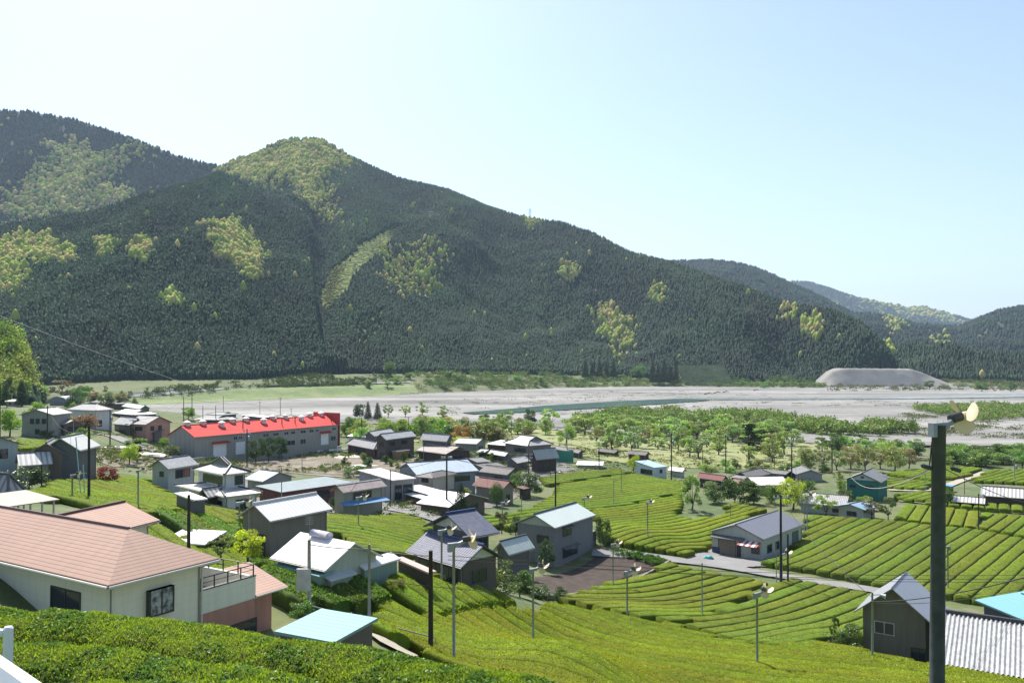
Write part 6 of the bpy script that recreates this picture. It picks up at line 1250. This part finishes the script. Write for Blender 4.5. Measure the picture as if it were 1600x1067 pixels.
PL = [(139,665,782,'tall dark pole rising right of the carport','wood',.16,0,0,0),(65,725,766,'short pole in front of the brown walled house','wood',.09,0,0,0),
 (295,773,848,'bare wooden pole behind the pink roofed house','wood',.15,0,0,0),(698,712,800,'tall dark utility pole with two lamps beside the bright white roof','wood',.17,1,2,0),
 (868,736,796,'dark pole with clustered lamps behind the tall grey house','wood',.16,1,2,0),(673,860,1030,'thick dark wooden pole on the near slope','wood',.17,0,0,0),
 (577,850,1012,'plain steel pole beside the turquoise shed roof','metal',.11,0,0,0),(483,843,960,'concrete pole with meter box beside the glossy hedge','conc',.15,0,0,0),
 (389,792,880,'slim steel pole in front of the brown house corner','metal',.08,0,0,0),(440,730,800,'thin post behind the teal grey roof','metal',.07,0,0,0),
 (959,749,797,'thin post in the long field, lower of two','metal',.07,0,0,0),(971,734,773,'thin post in the long field, upper of two','metal',.07,0,0,0),
 (815,775,808,'thin post near the dark garden tree','metal',.07,0,0,0),(1097,879,966,'slim steel pole in the sloping field','metal',.08,0,0,0),
 (1049,677,748,'tall utility pole beside the light blue roofed shed','wood',.16,2,0,1),(936,694,733,'utility pole by the white greenhouse','wood',.13,0,0,0),
 (886,677,710,'utility pole in front of the bright green round tree','conc',.15,2,0,0),(799,656,680,'utility pole on the park edge above the big irimoya roof','wood',.15,0,0,0),(732,656,680,'utility pole on the park edge above the silver tiled house','wood',.15,1,0,0),
 (1134,680,737,'utility pole left of the large park pine','wood',.15,1,0,0),(1237,692,755,'tall utility pole with lamps above the dazzling white roof','wood',.17,2,1,0),(1098,704,731,'thin post at the park fence','wood',.1,0,0,0),
 (1220,773,914,'tall dark utility pole beside the warehouse','wood',.17,1,0,0),(1231,834,914,'shorter dark pole right of the tall warehouse pole','wood',.13,0,0,0),(1213,850,914,'thin steel post left of the tall warehouse pole','metal',.06,0,0,0),
 (1257,786,833,'thin post paired with the frost fan behind the warehouse','metal',.06,0,0,0),(1141,787,812,'thin steel post above the warehouse ridge','metal',.08,0,0,0),(1300,694,737,'utility pole among the russet maples','wood',.15,0,0,0),
 (1585,716,752,'utility pole in the far right field','conc',.15,1,0,1),(1529,771,833,'dark post with a lamp in front of the ribbed roof house','wood',.1,0,1,0),(1363,925,1090,'grey pole with a hooked lamp beside the olive gabled house','metal',.1,0,1,0),
 (1446,729,768,'thin post left of the big pole','metal',.07,0,0,0),(1507,741,770,'thin post by the field path','wood',.07,0,0,0),(1210,712,735,'thin post in the park','wood',.09,0,0,0),(1167,708,735,'lamp post on the park lawn','metal',.08,0,0,0),(1205,708,735,'lamp post at the right of the park lawn','metal',.08,0,0,0),
 (74,634,688,'dark utility pole in front of the grey two storey house','wood',.16,0,0,0),(172,640,692,'utility pole between the far left houses','wood',.16,1,0,1),(115,652,690,'slim pole beside the russet tree','metal',.1,0,0,0),(208,655,690,'utility pole in front of the pink gabled house','wood',.13,1,0,0),
 (0,600,690,'utility pole at the very left edge','wood',.15,0,0,0),(158,616,638,'utility pole with crossarms by the far road, left','wood',.15,2,0,0),(170,618,640,'utility pole with crossarms by the far road, right','wood',.15,2,0,0),
 (287,620,655,'utility pole behind the left end of the factory','wood',.15,0,0,0),(300,616,650,'short arm pole behind the factory','wood',.15,1,0,0),(317,634,660,'pole behind the factory vents','wood',.13,0,0,0),(337,634,660,'second pole behind the factory vents','wood',.13,0,0,0),(349,618,652,'far pole behind the factory','wood',.13,0,0,0),
 (406,627,655,'pole beside the white rear shed roof','wood',.13,1,0,0),(438,621,655,'tall pole behind the middle of the factory','wood',.15,2,0,0),(455,638,655,'arm pole behind the right of the factory','wood',.13,1,0,0),(386,670,727,'utility pole with white insulators in front of the factory','wood',.15,2,0,1),
 (565,652,690,'utility pole beside the factory greenhouse','wood',.15,1,0,0),(638,652,682,'utility pole behind the dark two storey house','wood',.14,0,0,0),(472,708,735,'thin post in the vegetable plots','conc',.08,0,0,0),(662,690,720,'thin pole beside the silver tiled house','metal',.08,0,0,0),
 (826,708,740,'pole in the village beside the white gabled house','wood',.12,2,0,0),(610,733,790,'pole behind the blue canopied house','wood',.1,0,0,0),(68,725,768,'dark short pole','wood',.07,0,0,0)]
poles = {}
for p in PL:
    if p[0] == 68: continue
    poles[p[0]] = upole(p[0], p[1], p[2], p[3], p[4], p[5], p[6], p[7], bool(p[8]), Y={673: 50, 577: 52, 483: 54, 1363: 62, 295: 66, 389: 72}.get(p[0]))
# meter box, aerial
b = poles[483]; mb = MB(); mb.box((-.75,-.32,1.6),(.1,-.14,3.0)); mb.build('meter_box', mplain('box_paint', (.5,.5,.48), .5), b)
mb = MB(); z = b['h']; mb.tube([(0,0,z),(0,0,z+1.5)], .02, 5)
for k in range(5): mb.tube([(-.25,0,z+1.0+k*.12),(.25,0,z+1.0+k*.12)], .01, 4)
mb.build('aerial', METG, b)
# pipe frame beside the tall left pole
o = empty('pipe_stand', at(128,780), 'pale blue steel pipe stand beside the tall dark pole', 'pipe stand'); mb = MB(); mb.tube([(0,0,-1),(-.8,0,7.2),(1.5,0,7.6)], .06, 6); mb.tube([(.4,0,-1),(.1,0,4)], .06, 6); mb.tube([(-.3,0,3),(.5,0,3)], .04, 6); mb.build('frame', mplain('pale_blue_pipe', (.25,.42,.45), .5), o)
# lattice tower on the ridge
for px, py, Y, lb in ((175,326,1190,'tiny lattice power pylon on the near left spur'),(828,340,1640,'tiny lattice power pylon on the skyline'),(673,345,1500,'tiny pylon on the central slope')):
    o = empty('pylon', onY(px, py, Y), lb, 'pylon'); mb = MB()
    for sx, sy in ((-1,-1),(1,-1),(1,1),(-1,1)): mb.tube([(sx*3,sy*3,-12),(sx*.8,sy*.8,18)], .18, 4)
    for z in range(-6, 18, 4): w_ = 3-2.2*(z+12)/30; mb.tube([(-w_,-w_,z),(w_,-w_,z+4)], .1, 4); mb.tube([(w_,-w_,z),(-w_,-w_,z+4)], .18, 4)
    for z in (8,12,16): mb.tube([(-5,0,z),(5,0,z)], .25, 4)
    mb.build('lattice', METG, o)
# ================================================================ WIRES
def wire(p, q, sag, r, label, group='overhead cables', mat=None, n=26):
    p = np.array(p); q = np.array(q); t = np.linspace(0, 1, n); P = p+(q-p)*t[:,None]; P[:,2] -= sag*4*t*(1-t)
    mb = MB(); mb.tube([tuple(x) for x in P], r, 4); o = mb.build('overhead_cable', mat or WIRE, smooth=True); tag(o, label, 'cable', group); return o
WL = mplain('pale_cable', (.4,.42,.42), .5, .1)
wire(onY(-60,470,120), onY(520,665,240), 1.5, .03, 'long pale cable descending from the upper left over the far village', mat=WL)
def topof(px): o = poles[px]; return Vector(o.location)+Vector((0,0,o['h']-.3))
LK = [(74,139),(172,74),(172,208),(208,287),(287,438),(386,565),(698,868),(868,1049),(1049,1134),(1134,1237),(1237,1300),(74,172),(662,826),(610,440),(1529,1585),(936,1098),(959,1049),(1141,1257),(1300,1585),(565,638),(638,732),(732,799),(799,886),(886,936),(1220,1363),(698,826),(826,886),(673,577),(483,577),(295,389),(1257,1237),(158,0),(170,287),(610,698),(386,208),(936,1049)]
LN = {p[0]: p[3].split(' pole')[0].split(' post')[0]+' pole' for p in PL}
_seen = {}
for a, b in LK: _seen.setdefault((a, b > a), []).append(abs(b-a))
for a, b in LK:
    wire(topof(a), topof(b), .02*np.linalg.norm(np.array(topof(a))-np.array(topof(b))), .03, ('' if len(_seen[(a, b > a)]) == 1 else ('longer ' if abs(b-a) == max(_seen[(a, b > a)]) else 'shorter '))+'cable '+('right' if b > a else 'left')+' from the '+' '.join(PL[[q[0] for q in PL].index(a)][3].split()[:11]))
for (y0, y1, x0, x1, Ya, Yb), lb in zip(((868,897,700,1640,52,70),(874,903,700,1640,52,70),(880,908,833,1640,62,72),(905,935,577,1183,50,62),(942,908,1363,1640,60,55),(1000,1008,600,700,50,50)), [f'{q} dark service cable over the near slope' for q in ('topmost long','second long','third long','steeper left','lower right','very short')]):
    wire(onY(x0,y0,Ya), onY(x1,y1,Yb), .5, .018, lb, 'service cables over the near slope')
wire(onY(1360,940,60), onY(1660,885,40), .4, .03, 'thicker dark cable rising to the right edge over the olive gabled house')
wire(onY(1463,727,16.5), onY(1380,743,30), .2, .012, 'thin cable with a black junction left of the big green pole', 'cables tied to the big green pole')
wire(onY(1463,730,16.5), onY(1330,745,60), .6, .012, 'pale twisted cable leaving the big green pole to the left', 'cables tied to the big green pole', WL)
wire(onY(1467,727,16.5), onY(1640,778,60), .5, .012, 'thin cable leaving the big green pole to the right', 'cables tied to the big green pole')
wire(onY(1456,690,16.6), onY(1452,727,16.5), .02, .014, 'short slack cable hanging down from the box on the big green pole', 'cables tied to the big green pole')
for px, py, lb in ((1448,729,'black junction box hanging on the cable left of the big green pole'),(1494,733,'black junction box hanging on the cable right of the big green pole')):
    p = onY(px, py, 16.5); mb = MB(); mb.tube([p-(.08,0,-.02), p+(.08,0,-.03)], .045, 8); mb.tube([p-(.11,0,-.02), p-(.07,0,-.02)], .03, 6); tag(mb.build('junction_box', METD), lb, 'junction box')
# ================================================================ PROPS
def car(px, py, ang, colr, label, kind='truck', L=3.4):
    p = at(px, py); o = empty('parked_truck' if kind == 'truck' else 'parked_car', p, label, 'truck' if kind == 'truck' else 'car'); o.rotation_euler = (0,0,math.radians(ang)); pm = mplain('car_paint_%d' % int(colr[0]*100), colr, .3, .05)
    mb = MB(); h = L/2
    if kind == 'truck':
        mb.hexa([(h-1.25,-.7,.35),(h,-.7,.35),(h,.7,.35),(h-1.25,.7,.35),(h-1.25,-.68,1.1),(h-.05,-.68,1.1),(h-.05,.68,1.1),(h-1.25,.68,1.1)])
        mb.hexa([(h-1.25,-.68,1.1),(h-.05,-.68,1.1),(h-.05,.68,1.1),(h-1.25,.68,1.1),(h-1.2,-.6,1.75),(h-.45,-.6,1.75),(h-.45,.6,1.75),(h-1.2,.6,1.75)])
        mb.build('cab', pm, o); mb = MB(); mb.box((-h,-.7,.5),(h-1.3,.7,.62)); mb.box((-h,-.7,.62),(h-1.3,-.66,.95)); mb.box((-h,.66,.62),(h-1.3,.7,.95)); mb.box((-h,-.66,.62),(-h+.04,.66,.95)); mb.build('cargo_bed', pm, o)
        mb = MB(); mb.hexa([(h-1.0,-.66,1.15),(h-.2,-.66,1.15),(h-.2,.66,1.15),(h-1.0,.66,1.15),(h-1.0,-.64,1.6),(h-.42,-.64,1.6),(h-.42,.64,1.6),(h-1.0,.64,1.6)]); mb.build('windows', GLASS, o)
    else:
        mb.hexa([(-h,-.8,.3),(h,-.8,.3),(h,.8,.3),(-h,.8,.3),(-h+.05,-.78,.9),(h-.1,-.76,.85),(h-.1,.76,.85),(-h+.05,.78,.9)]); mb.hexa([(-h+.2,-.74,.9),(h-1.,-.74,.86),(h-1.,.74,.86),(-h+.2,.74,.9),(-h+.5,-.6,1.4),(h-1.6,-.6,1.4),(h-1.6,.6,1.4),(-h+.5,.6,1.4)]); mb.build('body', pm, o)
        mb = MB(); mb.hexa([(-h+.3,-.76,.93),(h-1.15,-.76,.9),(h-1.15,.76,.9),(-h+.3,.76,.93),(-h+.5,-.63,1.32),(h-1.55,-.63,1.32),(h-1.55,.63,1.32),(-h+.5,.63,1.32)]); mb.build('windows', GLASS, o)
    for x in (-h*.6, h*.62):
        for y in (-.66,.66): mb = MB(); mb.tube([(x,y-.08,.3),(x,y+.08,.3)], .3, 12); mb.build('wheel', METD, o)
car(524,707,20,(.75,.76,.76),'small white pickup truck parked beside the vegetable plots')
car(495,708,5,(.7,.72,.72),'white flat vehicle parked left of the small pickup truck','car')
car(242,617,10,(.75,.75,.75),'tiny white car on the road below the near left mountain','car',4.2)
car(551,603,5,(.7,.7,.7),'tiny pale car on the far road beyond the gravel bed','car',4.2)
# orange pallet by the warehouse
p = at(1160,881); o = empty('pallet', p, 'orange pallet lying on the drive before the warehouse', 'pallet'); o.rotation_euler = (0,0,.5)
mb = MB()
for k in range(5): mb.box((-.6,-.5+k*.22,.1),(.6,-.5+k*.22+.16,.14))
for k in (-.55,0,.5): mb.box((k,-.5,.0),(k+.08,.54,.099))
mb.build('slats', mplain('orange_plastic', (.55,.16,.04), .6), o)
# tarpaulin lumps
def lump(px, py, sx, sy, sz, colr, label, name, cat):
    p = at(px, py); X, Y = np.meshgrid(np.linspace(-1, 1, 24), np.linspace(-1, 1, 14)); r = np.clip(1-(X**2*.9+Y**2*.9), 0, 1)
    Z = r**.5*sz*(.6+.8*fbm(X*3+px, Y*3, 3, 3))-.03; me = gridmesh(name, X*sx, Y*sy, Z); o = addo(name, me, mplain('sheet_%d%d' % (int(colr[0]*100), int(colr[2]*100)), colr, .6, .15), None, p); tag(o, label, cat)
lump(118,750,1.6,1,.9,(.04,.12,.35),'blue tarpaulin heap beside the brown walled house','tarpaulin','tarpaulin')
lump(1106,874,.8,.5,.6,(.04,.3,.28),'turquoise tarpaulin bundle at the warehouse corner','tarpaulin','tarpaulin')
lump(553,714,5,1.6,.5,(.6,.5,.42),'pinkish plastic sheeting spread on the vegetable plots','plastic_sheeting','sheeting')
lump(570,728,3.5,1.,.4,(.62,.6,.55),'crumpled white sheeting on the vegetable plots','plastic_sheeting','sheeting')
lump(700-520,700,4,1.2,.5,(.6,.6,.56),'white sheeting along the terrace garden wall','plastic_sheeting','sheeting')
lump(225,712,5,1.5,.8,(.5,.42,.36),'pile of pale stones and flowers in the terrace garden','rubble_pile','rubble')
# green net by the greenhouse
P0, P1_ = at(868,722), at(896,722); mb = MB(); mb.face([(*P0[:2],P0[2]),(*P1_[:2],P1_[2]),(*P1_[:2],P1_[2]+3),(*P0[:2],P0[2]+3)]); mb.face([(P0[0],P0[1]+.03,P0[2]+3),(P1_[0],P1_[1]+.03,P1_[2]+3),(P1_[0],P1_[1]+.03,P1_[2]),(P0[0],P0[1]+.03,P0[2])]); tag(mb.build('green_net', mplain('net_green', (.05,.22,.15), .8, .3)), 'green netting fence behind the dark gabled house', 'net')
# plot kerb, bamboo canes, fallen wall
def bar(name, a, b, w_, h_, mat, label, cat, dz=0):
    A = at(*a); B = at(*b); n = 14; mb = MB(); pts = []
    for k in range(n): q = A+(B-A)*k/(n-1); pts.append((q[0], q[1], h1(q[0], q[1])+h_/2+dz))
    d = Vector(pts[-1])-Vector(pts[0]); s = Vector((-d.y, d.x, 0)).normalized()*w_/2
    for k in range(n-1):
        a_, b_ = Vector(pts[k]), Vector(pts[k+1]); z = Vector((0,0,h_/2)); mb.hexa([a_-s-z, b_-s-z, b_+s-z, a_+s-z, a_-s+z, b_-s+z, b_+s+z, a_+s+z])
    return tag(mb.build(name, mat), label, cat)
bar('retaining_kerb', (853,937), (1047,880), .3, .5, mplain('old_concrete', (.22,.18,.15), .9), 'long brownish concrete kerb dividing the soil plot from the sloping tea field', 'kerb')
bar('garden_wall', (268,728), (340,718), .3, 1.0, CONC, 'low concrete wall in front of the left end of the factory', 'wall')
bar('road_guardrail', (150,626), (420,604), .2, 1.2, METG, 'guardrail along the road under the near left mountain', 'guardrail')
bar('far_retaining_wall', (415,606), (560,601), .6, 2.5, mplain('dark_wall', (.09,.09,.085), .9), 'dark retaining wall above the grass embankment', 'wall')
bar('hill_retaining_wall', (1062,573), (1380,560), .6, 4, mplain('slope_wall', (.13,.13,.13), .9), 'grey slope wall at the foot of the mountain behind the tree belt', 'wall', dz=12)
for (a, b, lb) in (((775,990),(789,973),'thin bamboo cane leaning out of the near slope'),((937,953),(947,943),'thin bamboo cane at the edge of the sloping field')):
    p = at(*a, dz=.7); q = onY(*b, p[1]); mb = MB(); mb.tube([p, q], .035, 6); tag(mb.build('bamboo_cane', mplain('bamboo', (.4,.42,.12), .6)), lb, 'cane')
# pipe rail by the turquoise shed
o = empty('pipe_rail', onY(485,950,50), 'thin steel pipe rail running past the turquoise shed roof', 'rail'); a = Vector(onY(485,946,51))-o.location; b_ = Vector(onY(680,996,51))-o.location
mb = MB(); mb.tube([a, b_], .04, 6); mb.build('rail', METG, o)
for t in (.0,.35,.7,1.): q = a+(b_-a)*t; mb = MB(); mb.tube([q, q-Vector((0,0,2.2))], .03, 5); mb.build('post', METG, o)
# driftwood on the gravel
for i, (px, py, ln_) in enumerate(((1108,617,9),(1122,615,8),(1135,614,7),(1182,611,6))):
    p = at(px, py); mb = MB(); mb.tube([p+(-ln_/2,0,.6), p+(0,1,1.6), p+(ln_/2,2,1.)], [.5,.4,.15], 6); mb.tube([p+(0,1,1.4), p+(1.5,1,3)], [.2,.06], 5); tag(mb.build('driftwood', BARK), ordn(i)+' from the left of the drift logs stranded on the gravel', 'driftwood', 'drift logs on the gravel')
# bins and pots near terracotta annex
for i, (px, c) in enumerate(((426,(.6,.62,.6)),(435,(.2,.45,.38)),(443,(.22,.5,.45)))):
    p = onY(px, 955, 44.5); p[2] = h1(p[0], p[1]); mb = MB(); mb.tube([p, p+(0,0,.55), p+(0,0,.6)], [.2,.23,.18], 12); tag(mb.build('bucket', mplain('bucket%d' % i, c, .5), smooth=False), ('white','teal','turquoise')[i]+' plastic bucket standing behind the terracotta annex', 'bucket')
# white guard rail at the viewpoint
GR = mplain('guardrail_enamel', (.72,.74,.8), .35, .08, 6)
o = empty('guardrail', onY(40,1067,3.4)-np.array((0,0,.9)), 'white painted guardrail corner at the bottom left of the viewpoint', 'guardrail')
a = Vector(onY(-70,975,4.3)); b_ = Vector(onY(130,1110,3.0)); org = o.location; mb = MB(); d = (b_-a); s = Vector((-d.y, d.x, 0)).normalized()
prof_ = [(-.02,-.02),(.05,0),(.07,-.05),(.04,-.12),(.07,-.2),(.07,-.27),(0,-.3),(-.03,-.27)]
for i in range(len(prof_)):
    (u0,v0),(u1,v1) = prof_[i], prof_[(i+1) % len(prof_)]
    mb.face([a-s*u0+Vector((0,0,v0))-org, b_-s*u0+Vector((0,0,v0))-org, b_-s*u1+Vector((0,0,v1))-org, a-s*u1+Vector((0,0,v1))-org])
mb.build('rail', GR, o)
mb = MB(); mb.tube([b_-org+Vector((0,.1,.0)), b_-org+Vector((0,.1,-1.1))], .07, 12); mb.build('post', GR, o)
o = empty('guardrail', onY(10,1015,10)-np.array((0,0,.5)), 'white guardrail post and rail end further down at the left edge', 'guardrail')
mb = MB(); t_ = Vector(onY(13,981,10))-o.location; mb.tube([t_-Vector((0,0,1.2)), t_, t_+Vector((0,0,.02))], [.055,.055,.04], 14); mb.build('post', GR, o, smooth=False)
mb = MB(); t2 = Vector(onY(8,988,10))-o.location; mb.tube([t2, t2+Vector((-3,.4,-.1))], .05, 8); mb.build('rail', GR, o)
# ================================================================ HAZE
hz = N('haze'); hz.t.nodes.remove(hz.b); pv = hz.n('ShaderNodeVolumePrincipled'); pv.inputs['Color'].default_value = (.6,.78,1,1); pv.inputs['Density'].default_value = 6.5e-5; pv.inputs['Anisotropy'].default_value = .1
hz.l(pv.outputs[0], hz.out.inputs['Volume']); mb = MB(); mb.box((-16000,-60,-9),(16000,15000,1250)); o = mb.build('haze', hz.m); tag(o, kind='stuff')
